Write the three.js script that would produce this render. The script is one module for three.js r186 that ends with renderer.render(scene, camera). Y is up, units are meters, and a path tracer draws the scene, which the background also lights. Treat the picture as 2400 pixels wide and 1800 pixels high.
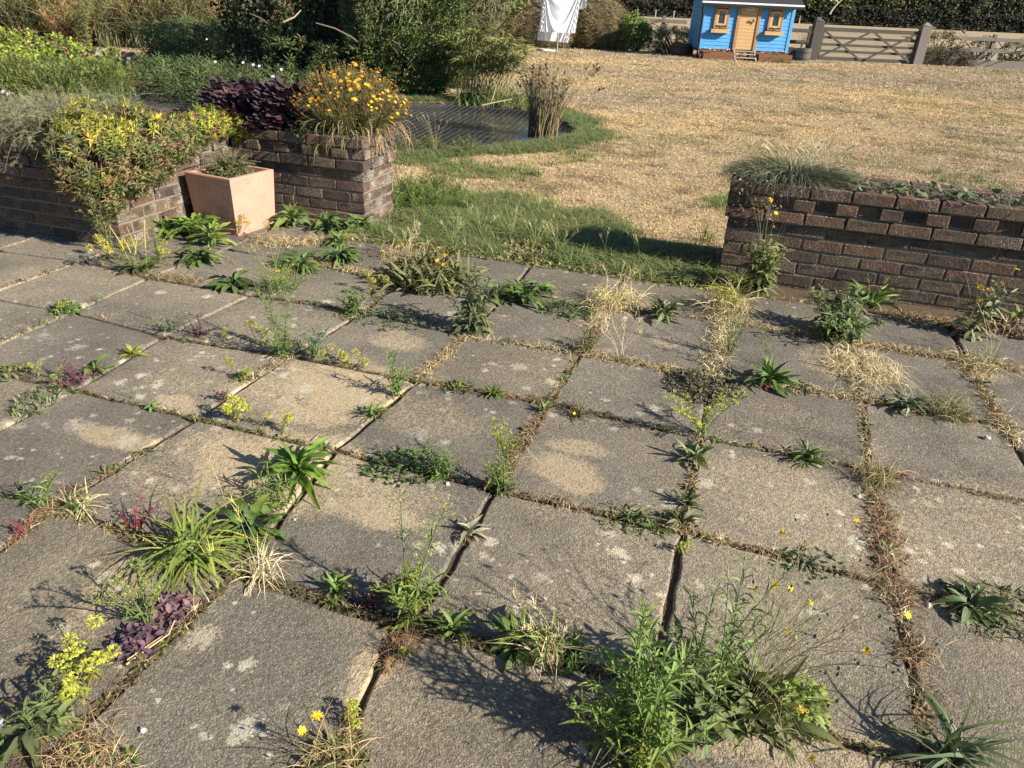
import * as THREE from 'three';
import { Sky } from 'three/addons/objects/Sky.js';
import { mergeGeometries } from 'three/addons/utils/BufferGeometryUtils.js';

// ---------------------------------------------------------------- camera, sky, sun, exposure
const scene = new THREE.Scene();
const F = 1690, PITCH = 0.4856, ROLL = 0.046, EYE = 1.46;          // focal length in pixels of a 2400 x 1800 frame
const camera = new THREE.PerspectiveCamera(2 * Math.atan(900 / F) * 180 / Math.PI, 4 / 3, 0.05, 1500);
camera.position.set(0, EYE, 0); camera.rotation.order = 'YXZ'; camera.rotation.set(-PITCH, 0, ROLL);
scene.add(camera);
const renderer = new THREE.WebGLRenderer({ antialias: true });
renderer.setSize(1024, 768);
renderer.toneMapping = THREE.LinearToneMapping;
renderer.toneMappingExposure = 2.0;
renderer.shadowMap.enabled = true;
const SUN_AZ = 63 * Math.PI / 180, SUN_EL = 29 * Math.PI / 180;
const sunDir = new THREE.Vector3(Math.sin(SUN_AZ) * Math.cos(SUN_EL), Math.sin(SUN_EL), Math.cos(SUN_AZ) * Math.cos(SUN_EL));
const sky = new Sky(); sky.name = 'sky'; sky.scale.setScalar(1200); sky.userData.kind = 'structure';
sky.material.uniforms.turbidity.value = 3; sky.material.uniforms.rayleigh.value = 1.2;
sky.material.uniforms.mieCoefficient.value = 0.004; sky.material.uniforms.sunPosition.value.copy(sunDir);
scene.add(sky);
scene.environmentIntensity = 0.1;
const sun = new THREE.DirectionalLight(new THREE.Color(1, 0.9, 0.76), 5);
sun.position.copy(sunDir).multiplyScalar(60); sun.castShadow = true;
sun.shadow.camera.left = -40; sun.shadow.camera.right = 40; sun.shadow.camera.top = 40; sun.shadow.camera.bottom = -40;
sun.shadow.camera.far = 160; sun.shadow.mapSize.set(4096, 4096);
scene.add(sun); scene.add(sun.target);

// ---------------------------------------------------------------- helpers
function rng(seed) { let a = seed >>> 0; return () => { a = (a + 0x6D2B79F5) | 0; let t = Math.imul(a ^ (a >>> 15), 1 | a); t = (t + Math.imul(t ^ (t >>> 7), 61 | t)) ^ t; return ((t ^ (t >>> 14)) >>> 0) / 4294967296; }; }
let R = rng(7);
const rr = (a, b) => a + (b - a) * R(), TAU = Math.PI * 2;
const V3 = (x, y, z) => new THREE.Vector3(x, y, z);
const CT = Math.cos(ROLL), ST = Math.sin(ROLL), CP = Math.cos(PITCH), SP = Math.sin(PITCH);
function ray(px, py) { const a = (px - 1200) / F, b = (900 - py) / F, x = a * CT - b * ST, u = a * ST + b * CT; return V3(x, u * CP - SP, -u * SP - CP); }
function G(px, py, y = 0) { const d = ray(px, py), k = (y - EYE) / d.y; return V3(d.x * k, y, d.z * k); }       // where the sight line of a photo pixel meets the height y
function atZ(px, py, z) { const d = ray(px, py), k = z / d.z; return V3(d.x * k, EYE + d.y * k, z); }
const YAW = 0.295, CU = Math.cos(YAW), SU = Math.sin(YAW);
const UV = (a, b, y = 0) => V3(CU * a + SU * b, y, SU * a - CU * b);       // the garden's own axes: a along the walls, b away from the house
const toUV = p => [CU * p.x + SU * p.z, SU * p.x - CU * p.z];
const used = {};
function numbered(name) { const n = used[name] = (used[name] ?? -1) + 1; return n ? `${name}_${String(n).padStart(3, '0')}` : name; }
function tag(o, label, category, group, kind) { if (label) o.userData.label = label; if (category) o.userData.category = category; if (group) o.userData.group = group; if (kind) o.userData.kind = kind; return o; }
function thing(name, label, category, p, group, turn = 0) { const o = new THREE.Group(); o.name = numbered(name); o.position.copy(p); o.rotation.y = turn; scene.add(o); return tag(o, label, category, group); }
function mesh(name, geo, mat, parent, kind) { const m = new THREE.Mesh(geo, mat); m.name = parent ? name : numbered(name); m.castShadow = m.receiveShadow = true; (parent || scene).add(m); if (kind) m.userData.kind = kind; return m; }
// tileable value noise
const NG = 256, grid = new Float32Array(NG * NG); { const r = rng(99); for (let i = 0; i < grid.length; i++) grid[i] = r(); }
function vn(x, y) { const xi = Math.floor(x), yi = Math.floor(y); let fx = x - xi, fy = y - yi; fx *= fx * (3 - 2 * fx); fy *= fy * (3 - 2 * fy); const x0 = xi & 255, x1 = (xi + 1) & 255, y0 = (yi & 255) << 8, y1 = ((yi + 1) & 255) << 8; const a = grid[y0 + x0], b = grid[y0 + x1], c = grid[y1 + x0], d = grid[y1 + x1]; return a + (b - a) * fx + (c - a) * fy + (a - b - c + d) * fx * fy; }
const fbm = (x, y, o = 3) => { let s = 0, a = 0.5, t = 0; for (let i = 0; i < o; i++) { s += a * vn(x, y); t += a; a *= 0.5; x = x * 2.03 + 17.3; y = y * 2.03 + 5.7; } return s / t; };
const sst = (a, b, x) => { const t = Math.min(1, Math.max(0, (x - a) / (b - a))); return t * t * (3 - 2 * t); };
const S8 = c => Math.round(255 * (c <= 0.0031308 ? 12.92 * c : 1.055 * Math.pow(Math.min(1, c), 1 / 2.4) - 0.055));
const LUT = new Uint8Array(4097); for (let i = 0; i <= 4096; i++) LUT[i] = S8(i / 4096);
function colorTex(w, h, fn, wrap = true) {          // fn(x, y, out) writes linear r, g, b
  const d = new Uint8Array(w * h * 4), o = [0, 0, 0];
  for (let y = 0, i = 0; y < h; y++) for (let x = 0; x < w; x++, i += 4) { fn(x, y, o); for (let k = 0; k < 3; k++) d[i + k] = LUT[Math.max(0, Math.min(4096, o[k] * 4096 | 0))]; d[i + 3] = 255; }
  return finish(new THREE.DataTexture(d, w, h), wrap, true);
}
function greyTex(w, h, fn, wrap = true) { const d = new Uint8Array(w * h * 4); for (let y = 0, i = 0; y < h; y++) for (let x = 0; x < w; x++, i += 4) { const v = Math.max(0, Math.min(255, fn(x, y) * 255)); d[i] = d[i + 1] = d[i + 2] = v; d[i + 3] = 255; } return finish(new THREE.DataTexture(d, w, h), wrap, false); }
function finish(t, wrap, srgb) { t.magFilter = THREE.LinearFilter; t.minFilter = THREE.LinearMipmapLinearFilter; t.generateMipmaps = true; if (wrap) t.wrapS = t.wrapT = THREE.RepeatWrapping; if (srgb) t.colorSpace = THREE.SRGBColorSpace; t.needsUpdate = true; return t; }
const lin = (r, g, b) => new THREE.Color().setRGB(r, g, b);
const std = (r, g, b, rough = 0.9, extra = {}) => new THREE.MeshStandardMaterial({ color: lin(r, g, b), roughness: rough, side: THREE.DoubleSide, ...extra });

// geometry collector: unit shapes put down with a matrix and a colour, or tubes, all in one buffer
class MB {
  constructor() { this.p = []; this.n = []; this.c = []; this.i = []; }
  add(geo, m, col) {
    const P = geo.attributes.position, N = geo.attributes.normal, C = geo.attributes.color, base = this.p.length / 3, v = V3(), nm = new THREE.Matrix3().getNormalMatrix(m);
    for (let k = 0; k < P.count; k++) { v.fromBufferAttribute(P, k).applyMatrix4(m); this.p.push(v.x, v.y, v.z); v.fromBufferAttribute(N, k).applyMatrix3(nm).normalize(); this.n.push(v.x, v.y, v.z); if (C) this.c.push(col[0] * C.getX(k), col[1] * C.getY(k), col[2] * C.getZ(k)); else this.c.push(col[0], col[1], col[2]); }
    const I = geo.index; if (I) for (let k = 0; k < I.count; k++) this.i.push(base + I.array[k]); else for (let k = 0; k < P.count; k++) this.i.push(base + k);
    return this;
  }
  tube(pts, r0, r1, col, sides = 4) {
    const base = this.p.length / 3, n = pts.length, d = V3(), x = V3(), y = V3(), ref = V3();
    for (let k = 0; k < n; k++) {
      d.copy(pts[Math.min(n - 1, k + 1)]).sub(pts[Math.max(0, k - 1)]).normalize(); ref.set(0, 0, 1); if (Math.abs(d.z) > 0.9) ref.set(1, 0, 0);
      x.crossVectors(d, ref).normalize(); y.crossVectors(d, x); const r = r0 + (r1 - r0) * k / (n - 1);
      for (let s = 0; s < sides; s++) { const a = s / sides * TAU, cx = Math.cos(a), sy = Math.sin(a); const nx = x.x * cx + y.x * sy, ny = x.y * cx + y.y * sy, nz = x.z * cx + y.z * sy; this.p.push(pts[k].x + nx * r, pts[k].y + ny * r, pts[k].z + nz * r); this.n.push(nx, ny, nz); this.c.push(col[0], col[1], col[2]); }
    }
    for (let k = 0; k < n - 1; k++) for (let s = 0; s < sides; s++) { const a = base + k * sides + s, b = base + k * sides + (s + 1) % sides; this.i.push(a, b, a + sides, b, b + sides, a + sides); }
    return this;
  }
  geo() { const g = new THREE.BufferGeometry(); g.setAttribute('position', new THREE.Float32BufferAttribute(this.p, 3)); g.setAttribute('normal', new THREE.Float32BufferAttribute(this.n, 3)); g.setAttribute('color', new THREE.Float32BufferAttribute(this.c, 3)); g.setIndex(this.i); return g; }
  build(name, mat, parent, kind) { return mesh(name, this.geo(), mat, parent, kind); }
}
const M4 = new THREE.Matrix4(), E_ = new THREE.Euler(0, 0, 0, 'YXZ'), Q_ = new THREE.Quaternion();
function mat4(p, yaw, pitch, roll, sx, sy = sx, sz = sx) { E_.set(-pitch, yaw, roll); Q_.setFromEuler(E_); return new THREE.Matrix4().compose(p, Q_, V3(sx, sy, sz)); }
function instanced(name, geo, mat, list, parent, kind = 'stuff') {      // list of [Matrix4, [r, g, b]]
  const m = new THREE.InstancedMesh(geo, mat, list.length); m.name = parent ? name : numbered(name); m.castShadow = m.receiveShadow = true;
  const c = new THREE.Color(); list.forEach(([mm, col], k) => { m.setMatrixAt(k, mm); m.setColorAt(k, c.setRGB(col[0], col[1], col[2])); });
  (parent || scene).add(m); m.userData.kind = kind; return m;
}
// chamfered box with uv in metres
function chamfer(w, h, d, c = 0.004, u0 = 0, v0 = 0, jig = 0, seed = 1) {
  const r = rng(seed), X = w / 2, Y = h / 2, Z = d / 2, pos = [], idx = [], uv = [], key = {};
  const jit = {}; const J = (sx, sy, sz) => { const k = `${sx}${sy}${sz}`; return jit[k] ??= [(r() - .5) * jig, (r() - .5) * jig, (r() - .5) * jig]; };
  const P = (ax, sx, sy, sz) => { const j = J(sx, sy, sz); return [sx * (X - (ax === 0 ? 0 : c)) + j[0], sy * (Y - (ax === 1 ? 0 : c)) + j[1], sz * (Z - (ax === 2 ? 0 : c)) + j[2]]; };
  const tri = (a, b, cc, n) => { const e1 = [b[0] - a[0], b[1] - a[1], b[2] - a[2]], e2 = [cc[0] - a[0], cc[1] - a[1], cc[2] - a[2]]; const q = [e1[1] * e2[2] - e1[2] * e2[1], e1[2] * e2[0] - e1[0] * e2[2], e1[0] * e2[1] - e1[1] * e2[0]]; const f = q[0] * n[0] + q[1] * n[1] + q[2] * n[2] > 0 ? [a, b, cc] : [a, cc, b]; for (const p of f) { pos.push(...p); const ax = [Math.abs(n[0]), Math.abs(n[1]), Math.abs(n[2])]; if (ax[0] >= ax[1] && ax[0] >= ax[2]) uv.push(p[2] + u0, p[1] + v0); else if (ax[1] >= ax[2]) uv.push(p[0] + u0, p[2] + v0 + .31); else uv.push(p[0] + u0, p[1] + v0); } };
  const quad = (a, b, cc, dd, n) => { tri(a, b, cc, n); tri(a, cc, dd, n); };
  for (let ax = 0; ax < 3; ax++) for (const s of [-1, 1]) { const q = (i, j) => { const S = [0, 0, 0]; S[ax] = s; S[(ax + 1) % 3] = i; S[(ax + 2) % 3] = j; return P(ax, ...S); }; const n = [0, 0, 0]; n[ax] = s; quad(q(-1, -1), q(1, -1), q(1, 1), q(-1, 1), n); }
  for (let ax = 0; ax < 3; ax++) { const b = (ax + 1) % 3, e = (ax + 2) % 3; for (const s of [-1, 1]) for (const t of [-1, 1]) { const S = k => { const q = [0, 0, 0]; q[ax] = k; q[b] = s; q[e] = t; return q; }; const n = [0, 0, 0]; n[b] = s; n[e] = t; quad(P(b, ...S(-1)), P(b, ...S(1)), P(e, ...S(1)), P(e, ...S(-1)), n); } }
  for (const a of [-1, 1]) for (const b of [-1, 1]) for (const e of [-1, 1]) tri(P(0, a, b, e), P(1, a, b, e), P(2, a, b, e), [a, b, e]);
  const g = new THREE.BufferGeometry(); g.setAttribute('position', new THREE.Float32BufferAttribute(pos, 3)); g.setAttribute('uv', new THREE.Float32BufferAttribute(uv, 2)); g.computeVertexNormals(); return g;
}
const boxCache = {};
function box(w, h, d, c = 0.004) { const k = [w, h, d, c].map(x => x.toFixed(3)).join(); return boxCache[k] ??= chamfer(w, h, d, Math.min(c, w / 4, h / 4, d / 4)); }
function part(name, w, h, d, x, y, z, mat, parent, c) { const m = mesh(name, box(w, h, d, c), mat, parent); m.position.set(x, y, z); return m; }
function bar(name, a, b, w, d, mat, parent) { const m = mesh(name, box(w, a.distanceTo(b), d), mat, parent); m.position.copy(a).add(b).multiplyScalar(.5); m.quaternion.setFromUnitVectors(V3(0, 1, 0), b.clone().sub(a).normalize()); return m; }

// ---------------------------------------------------------------- ground, lawn, field, pond bed
const pondPts = [[-1.9, -7.75], [-1.33, -8.0], [-.69, -8.29], [-.13, -8.75], [.4, -9.3], [.72, -10.0], [.62, -10.9], [.3, -11.8], [-.2, -12.4], [-1.05, -12.65], [-1.83, -12.4], [-3, -12.6], [-4.2, -13.3], [-5.5, -14.6], [-7, -15.3], [-8.3, -15], [-8.3, -13.4], [-7.1, -11.3], [-5.6, -9.6], [-4.5, -8.5], [-3.2, -7.8]];
const pondCurve = new THREE.CatmullRomCurve3(pondPts.map(([x, z]) => V3(x, 0, z)), true).getPoints(90).slice(0, 90);
function pondDist(x, z) {       // distance to the pond's edge, negative inside
  let best = 1e9, inside = false; const n = pondCurve.length;
  for (let i = 0, j = n - 1; i < n; j = i++) { const A = pondCurve[i], B = pondCurve[j], dx = B.x - A.x, dz = B.z - A.z, t = Math.max(0, Math.min(1, ((x - A.x) * dx + (z - A.z) * dz) / (dx * dx + dz * dz))), ex = A.x + t * dx - x, ez = A.z + t * dz - z; best = Math.min(best, ex * ex + ez * ez); if ((A.z > z) !== (B.z > z) && x < (B.x - A.x) * (z - A.z) / (B.z - A.z) + A.x) inside = !inside; }
  return (inside ? -1 : 1) * Math.sqrt(best);
}
function sheet(shape, y, uvScale) { const g = new THREE.ShapeGeometry(shape, 1); g.rotateX(-Math.PI / 2); const p = g.attributes.position, uv = []; for (let k = 0; k < p.count; k++) { p.setY(k, y); uv.push(p.getX(k) * uvScale, p.getZ(k) * uvScale); } g.setAttribute('uv', new THREE.Float32BufferAttribute(uv, 2)); g.computeVertexNormals(); return g; }
const straw = colorTex(1024, 1024, (x, y, o) => {      // 4 m of short dry turf
  const b = fbm(x / 16, y / 16, 4), f = vn(x / 1.7, y / 3.1), f2 = vn(x / 2.9 + 40, y / 1.6), m = vn(x / 64 + 9, y / 64);
  const k = .55 + .5 * f * f2 + .35 * (b - .5); o[0] = .26 * k + .04 * m; o[1] = .19 * k + .03 * m; o[2] = .105 * k + .015 * m;
});
const strawBump = greyTex(512, 512, (x, y) => .5 * vn(x / 2, y / 2) + .3 * vn(x / 4, y / 4) + .2 * vn(x / 16, y / 16));
const lawnMat = new THREE.MeshStandardMaterial({ map: straw, bumpMap: strawBump, bumpScale: .03, roughness: 1 });
{
  const s = new THREE.Shape([[-700, -700], [700, -700], [700, 700], [-700, 700]].map(([x, y]) => new THREE.Vector2(x, y)));
  s.holes.push(new THREE.Path(pondCurve.map(p => new THREE.Vector2(p.x, -p.z))));
  const g = mesh('lawn', sheet(s, -0.03, 1 / 4), lawnMat); g.userData.kind = 'structure';
}
const fieldTex = colorTex(1024, 1024, (x, y, o) => { const st = vn(x / 8, y / 2.0), b = fbm(x / 32, y / 12, 4), f = vn(x / 1.5, y / 1.2); const k = .62 + .25 * st + .4 * (b - .5) + .2 * f; o[0] = .42 * k; o[1] = .325 * k; o[2] = .185 * k; });
{
  const s = new THREE.Shape([[-260, 31.9], [260, 31.9], [420, 420], [-420, 420]].map(([x, y]) => new THREE.Vector2(x, y)));
  mesh('field', sheet(s, -0.02, 1 / 12), new THREE.MeshStandardMaterial({ map: fieldTex, bumpMap: strawBump, bumpScale: .06, roughness: 1 })).userData.kind = 'structure';
}
// ---------------------------------------------------------------- patio
const uc = { '-6': -4.89, '-5': -4.28, '-4': -3.669, '-3': -3.07, '-2': -2.445, '-1': -1.824, 0: -1.19, 1: -.603, 2: .01, 3: .621, 4: 1.2, 5: 1.81, 6: 2.42, 7: 3.03 };
const vr = { '-1': .66, 0: 1.275, 1: 1.903, 2: 2.515, 3: 3.09, 4: 3.69, 5: 4.27, 6: 4.9 };
const seen = { '0,-1': [130, 1185], '0,0': [563, 1336], '0,1': [975, 1453], '0,2': [1530, 1604], '0,3': [2178, 1797], '1,-2': [177, 915], '1,-1': [457, 981], '1,0': [785, 1057], '1,1': [1160, 1148], '1,2': [1600, 1245], '1,3': [2094, 1375], '2,-3': [168, 732], '2,-2': [383, 789], '2,-1': [680, 835], '2,0': [977, 893], '2,1': [1285, 946], '2,2': [1640, 1025], '2,3': [2037, 1100], '3,-4': [190, 612], '3,-3': [348, 651], '3,-2': [586, 692], '3,-1': [852, 731], '3,0': [1089, 788], '3,1': [1361, 829], '3,2': [1668, 884], '3,3': [2020, 935], '3,4': [2353, 997], '4,-1': [925, 664], '4,0': [1180, 700], '4,1': [1410, 722], '4,2': [1697, 752], '4,3': [1976, 801], '4,4': [2263, 844] };
const seenLow = { '0,0': [545, 1346], '0,1': [932, 1469] };     // the nearest row is laid a little to the left
function corner(c, r, low) { const s = (low && seenLow[r + ',' + c]) || seen[r + ',' + c]; return s ? toUV(G(...s)) : [uc[c], vr[r]]; }
// worn, tan patches and lichen on the slabs, where the photograph has them: [x, y, radius a, radius b, strength]
const worn = [[640, 1090, .34, .2, .9], [820, 1130, .3, .12, .8], [880, 1195, .2, .06, 1], [560, 1050, .2, .12, .7], [800, 900, .26, .22, 1], [620, 910, .2, .15, .7], [690, 960, .2, .12, .8], [400, 1140, .25, .1, .5], [250, 1010, .14, .06, 1], [310, 1030, .12, .05, .9], [420, 950, .12, .05, .8], [130, 1330, .1, .2, .3], [280, 1360, .07, .16, .7], [1310, 1100, .13, .09, 1], [1370, 1050, .12, .05, .8], [1290, 1160, .1, .1, .4], [1330, 1035, .2, .1, .3], [1810, 1130, .25, .12, .5], [1900, 1200, .3, .2, .5], [1750, 1010, .3, .1, .4], [1850, 970, .25, .1, .4], [1960, 850, .08, .16, .8], [1920, 840, .08, .12, .7], [2290, 880, .12, .1, .6], [2230, 850, .1, .06, .6], [930, 800, .14, .1, .8], [1000, 985, .22, .14, .6], [1060, 1000, .2, .1, .4], [430, 900, .22, .1, .5], [470, 850, .2, .1, .4], [1560, 800, .08, .05, .7], [1170, 745, .1, .05, .5], [2140, 1270, .3, .2, .5], [2330, 1210, .25, .2, .45], [1860, 1750, .3, .08, .8], [1740, 1740, .2, .08, .7], [500, 1350, .06, .12, .5], [880, 1560, .05, .12, .8], [1780, 1290, .2, .05, .5], [200, 650, .3, .1, .4], [90, 580, .4, .12, .4], [600, 720, .3, .1, .3]].map(([x, y, ra, rb, k]) => [...toUV(G(x, y)), ra, rb, k]);
function slabTex(w, h, a0, a1, b0, b1, nSpots, seed) {
  const r = rng(seed), px = w / (a1 - a0), py = h / (b1 - b0), d = new Float32Array(w * h * 3);
  for (let y = 0, i = 0; y < h; y++) for (let x = 0; x < w; x++, i += 3) {
    const a = a0 + x / px, b = b0 + y / py;
    const tone = fbm(a * 1.9 + 3, b * 1.9 + 8, 3), mid = fbm(a * 9, b * 9, 3), fine = fbm(a * 150, b * 150, 2), grain = r(), wx = .12 * (fbm(a * 4 + 7, b * 4, 3) - .5), wy = .12 * (fbm(a * 4, b * 4 + 31, 3) - .5);
    let t = .34 * sst(.4, .75, tone);
    for (const q of worn) { const da = (a + wx - q[0]) / q[2], db = (b + wy - q[1]) / q[3], e = da * da + db * db; if (e < 3) t = Math.max(t, q[4] * (1 - sst(.1, 2.5, e + 1.6 * (mid - .5)))); }
    t = sst(.0, 1.0, t + 1.0 * (fine - .5) + .5 * (grain - .5)) * Math.min(1, t * 1.3);
    const k = .6 + .6 * fine + .4 * (mid - .5) + .55 * (tone - .5) + .6 * (grain - .5) + (grain > .95 ? .9 : 0);
    const R0 = .172, G0 = .152, B0 = .118;
    const kt = .72 + .34 * fine + .28 * (grain - .5);
    d[i] = R0 * k * (1 - t) + .43 * kt * t; d[i + 1] = G0 * k * (1 - t) + .345 * kt * t; d[i + 2] = B0 * k * (1 - t) + .22 * kt * t;
  }
  for (let s = 0; s < nSpots; s++) {       // pale lichen rosettes
    const ca = r(), cb = r(); if (vn(ca * 9 + 3, cb * 6) < .42) continue;
    const big = r() < .22 ? 1.8 : .8, rad = (.007 + .02 * r() * r()) * big, pale = .25 + .75 * r(), X = ca * w, Y = cb * h, RX = rad * px * 1.6, RY = rad * py * 1.6, ox = r() * 90, warm = r();
    for (let y = Math.max(0, Y - RY | 0); y < Math.min(h, Y + RY); y++) for (let x = Math.max(0, X - RX | 0); x < Math.min(w, X + RX); x++) {
      const dx = (x - X) / px / rad, dy = (y - Y) / py / rad, e = Math.sqrt(dx * dx + dy * dy) + 1.1 * (vn(x * .33 + ox, y * .33) - .5) + .5 * (grid[(x * 7 + y * 131) & 65535] - .5); const t = pale * .8 * (1 - sst(.55, 1.05, e)); if (t <= 0) continue;
      const i = (y * w + x) * 3; d[i] += (.52 - d[i]) * t; d[i + 1] += ((.47 + .03 * warm) - d[i + 1]) * t; d[i + 2] += ((.33 + .1 * warm) - d[i + 2]) * t;
    }
  }
  const tex = colorTex(w, h, (x, y, o) => { const i = (y * w + x) * 3; o[0] = d[i]; o[1] = d[i + 1]; o[2] = d[i + 2]; }, false);
  return tex;
}
const slabBump = greyTex(512, 512, (x, y) => .45 * vn(x / 2.5, y / 2.5) + .4 * grid[(x * 31 + y * 257 + (x * y & 63) * 911) & 65535] + .2 * vn(x / 9, y / 9));   // 0.6 m of gritty concrete
const zones = { near: [-3.15, 2.7, .4, 2.6], far: [-5.1, 3.1, 1.85, 5.0] };
const slabMat = {};
for (const [k, [a0, a1, b0, b1]] of Object.entries(zones)) {
  const map = slabTex(2048, k === 'near' ? 1024 : 1024, a0, a1, b0, b1, k === 'near' ? 1900 : 1500, k === 'near' ? 5 : 6);
  const bump = slabBump.clone(); bump.repeat.set((a1 - a0) / .6, (b1 - b0) / .6); bump.needsUpdate = true;
  slabMat[k] = new THREE.MeshStandardMaterial({ map, bumpMap: bump, bumpScale: .0034, roughness: .95 });
  slabMat[k] = [[1, 1, 1], [1.12, 1.1, 1.06], [.86, .86, .87], [1.05, 1.02, .95], [.94, .93, .92], [1.2, 1.17, 1.12]].map(c => { const m = slabMat[k].clone(); m.color.setRGB(...c); return m; });
}
const patio = new THREE.Group(); patio.name = 'patio'; patio.userData.kind = 'structure'; scene.add(patio);
function slab(cs, zone) {      // four corners (near left, near right, far right, far left) in garden axes; worn, slightly uneven edge
  const q = rng(Math.round(cs[0][0] * 977 + cs[0][1] * 5501)), gap = .006, pts = [], n = 11, z = zones[zone];
  const cx = cs.reduce((s, p) => s + p[0], 0) / 4, cy = cs.reduce((s, p) => s + p[1], 0) / 4;
  for (let e = 0; e < 4; e++) { const A = cs[e], B = cs[(e + 1) % 4], dx = B[0] - A[0], dy = B[1] - A[1], L = Math.hypot(dx, dy), nx = -dy / L, ny = dx / L; for (let k = 0; k < n; k++) { const t = (k + (k ? (q() - .5) * .5 : .06)) / n, j = gap + q() * .007 + (q() < .12 ? .008 * q() : 0) + (k === 0 ? .004 + .012 * q() : 0); pts.push([A[0] + dx * t + nx * j, A[1] + dy * t + ny * j]); } }
  const tilt = [(q() - .5) * .008, (q() - .5) * .008], lift = (q() - .5) * .004, pos = [], uv = [], idx = [];
  const rings = [[0, -.05], [0, -.007], [.004, -.002], [.011, 0]];
  for (const [inset, y] of rings) for (const p of pts) { const dx = cx - p[0], dy = cy - p[1], L = Math.hypot(dx, dy), a = p[0] + dx / L * inset, b = p[1] + dy / L * inset; const w = UV(a, b, y + lift + (a - cx) * tilt[0] + (b - cy) * tilt[1]); pos.push(w.x, w.y, w.z); uv.push((a - z[0]) / (z[1] - z[0]), (b - z[2]) / (z[3] - z[2])); }
  const m = pts.length; for (let k = 0; k < rings.length - 1; k++) for (let s = 0; s < m; s++) { const a = k * m + s, b = k * m + (s + 1) % m; idx.push(a, b, b + m, a, b + m, a + m); }
  const w = UV(cx, cy, lift); pos.push(w.x, w.y, w.z); uv.push((cx - z[0]) / (z[1] - z[0]), (cy - z[2]) / (z[3] - z[2])); const last = pos.length / 3 - 1, o = (rings.length - 1) * m; for (let s = 0; s < m; s++) idx.push(o + s, o + (s + 1) % m, last);
  const g = new THREE.BufferGeometry(); g.setAttribute('position', new THREE.Float32BufferAttribute(pos, 3)); g.setAttribute('uv', new THREE.Float32BufferAttribute(uv, 2)); g.setIndex(idx); g.computeVertexNormals(); mesh('paving_slab', g, slabMat[zone][Math.floor(q() * 6)], patio);
}
for (let r = -1; r < 6; r++) for (let c = -6; c < 7; c++) {
  if (r === 5 && c >= -2) continue; if (c <= -5 && r > 3) continue; if (r < 0 && c < -3) continue;
  if (r <= 0 && c < -3) continue;
  if (r >= 4 && c < -4) continue;
  const cs = [corner(c, r), corner(c + 1, r), corner(c + 1, r + 1, r === -1), corner(c, r + 1, r === -1)];
  slab(cs, r < 2 && cs.every(q => q[0] > -3.12 && q[0] < 2.68) ? 'near' : r < 1 ? 'near' : 'far');
}
{ // earth in the joints
  const s = new THREE.Shape([[-5, .3], [3.1, .3], [3.1, 4.6], [-2.4, 4.6], [-2.4, 5], [-5, 5]].map(([a, b]) => { const p = UV(a, b); return new THREE.Vector2(p.x, -p.z); }));
  const soil = colorTex(256, 256, (x, y, o) => { const k = .4 + .7 * fbm(x / 4, y / 4, 3) + .5 * (vn(x, y) - .5); o[0] = .15 * k; o[1] = .105 * k; o[2] = .062 * k; });
  mesh('joint_soil', sheet(s, -.013, 2), new THREE.MeshStandardMaterial({ map: soil, bumpMap: strawBump, bumpScale: .01, roughness: 1 })).userData.kind = 'structure';
}
// ---------------------------------------------------------------- brick walls
function brickTex(lich, seed, base) {      // 0.9 m of brick face: sandy grain, dark burns, pale lichen specks
  const q = rng(seed);
  return colorTex(512, 512, (x, y, o) => {
    const m = fbm(x / 64 + seed, y / 64, 4), f = fbm(x / 4, y / 4 + seed, 2), g = q(), dr = vn(x / 2.2, y / 18);
    const k = .5 + .5 * f + .5 * (m - .5) + .3 * (g - .5) + .25 * (dr - .5); o[0] = base[0] * k; o[1] = base[1] * k; o[2] = base[2] * k;
    const burn = sst(.55, .75, fbm(x / 90 + 31, y / 40 + seed * 3, 3)); o[0] *= 1 - .45 * burn; o[1] *= 1 - .35 * burn; o[2] *= 1 - .25 * burn;
    const patch = fbm(x / 64 + 7, y / 64 + seed, 3), sp = vn(x / 2.3 + 50, y / 2.3) * .5 + grid[(x * 7 + y * 613) & 65535] * .5; const th = .93 - .36 * lich * sst(.25, .75, patch); const l = sst(th, th + .06, sp);
    const gr = sst(.5, .75, fbm(x / 50 + 80, y / 50, 3)) * .35 * lich; o[0] += (.22 - o[0]) * gr; o[1] += (.2 - o[1]) * gr; o[2] += (.11 - o[2]) * gr;
    o[0] += (.5 - o[0]) * l; o[1] += (.46 - o[1]) * l; o[2] += (.37 - o[2]) * l;
  });
}
const brickBump = greyTex(512, 512, (x, y) => .45 * vn(x / 3, y / 3) + .35 * vn(x / 1.5, y / 4) + .4 * vn(x / 14, y / 14));
const tones = [[.15, .083, .056], [.125, .075, .054], [.105, .068, .05], [.165, .086, .054], [.14, .092, .058]];
function brickMats(lich) { return tones.map((t, k) => { const m = brickTex(lich, 11 + k * 7 + lich * 13 | 0, t); m.repeat.set(1 / .9, 1 / .9); const b = brickBump.clone(); b.repeat.set(1 / .45, 1 / .45); b.needsUpdate = true; return new THREE.MeshStandardMaterial({ map: m, bumpMap: b, bumpScale: .006, roughness: .95 }); }); }
const darkBricks = brickMats(.7);
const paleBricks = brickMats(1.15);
const mortar = new THREE.MeshStandardMaterial({ color: lin(.2, .165, .12), bumpMap: strawBump, bumpScale: .006, roughness: 1 });
const soilMat = new THREE.MeshStandardMaterial({ color: lin(.06, .042, .028), bumpMap: strawBump, bumpScale: .03, roughness: 1 });
const brickGeo = {}; function brickShape(len, v) { const k = len.toFixed(3) + v; return brickGeo[k] ??= chamfer(len, .065, .1, .0045, v * .23 + len, v * .37, .005, v * 31 + Math.round(len * 1000)); }
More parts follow.
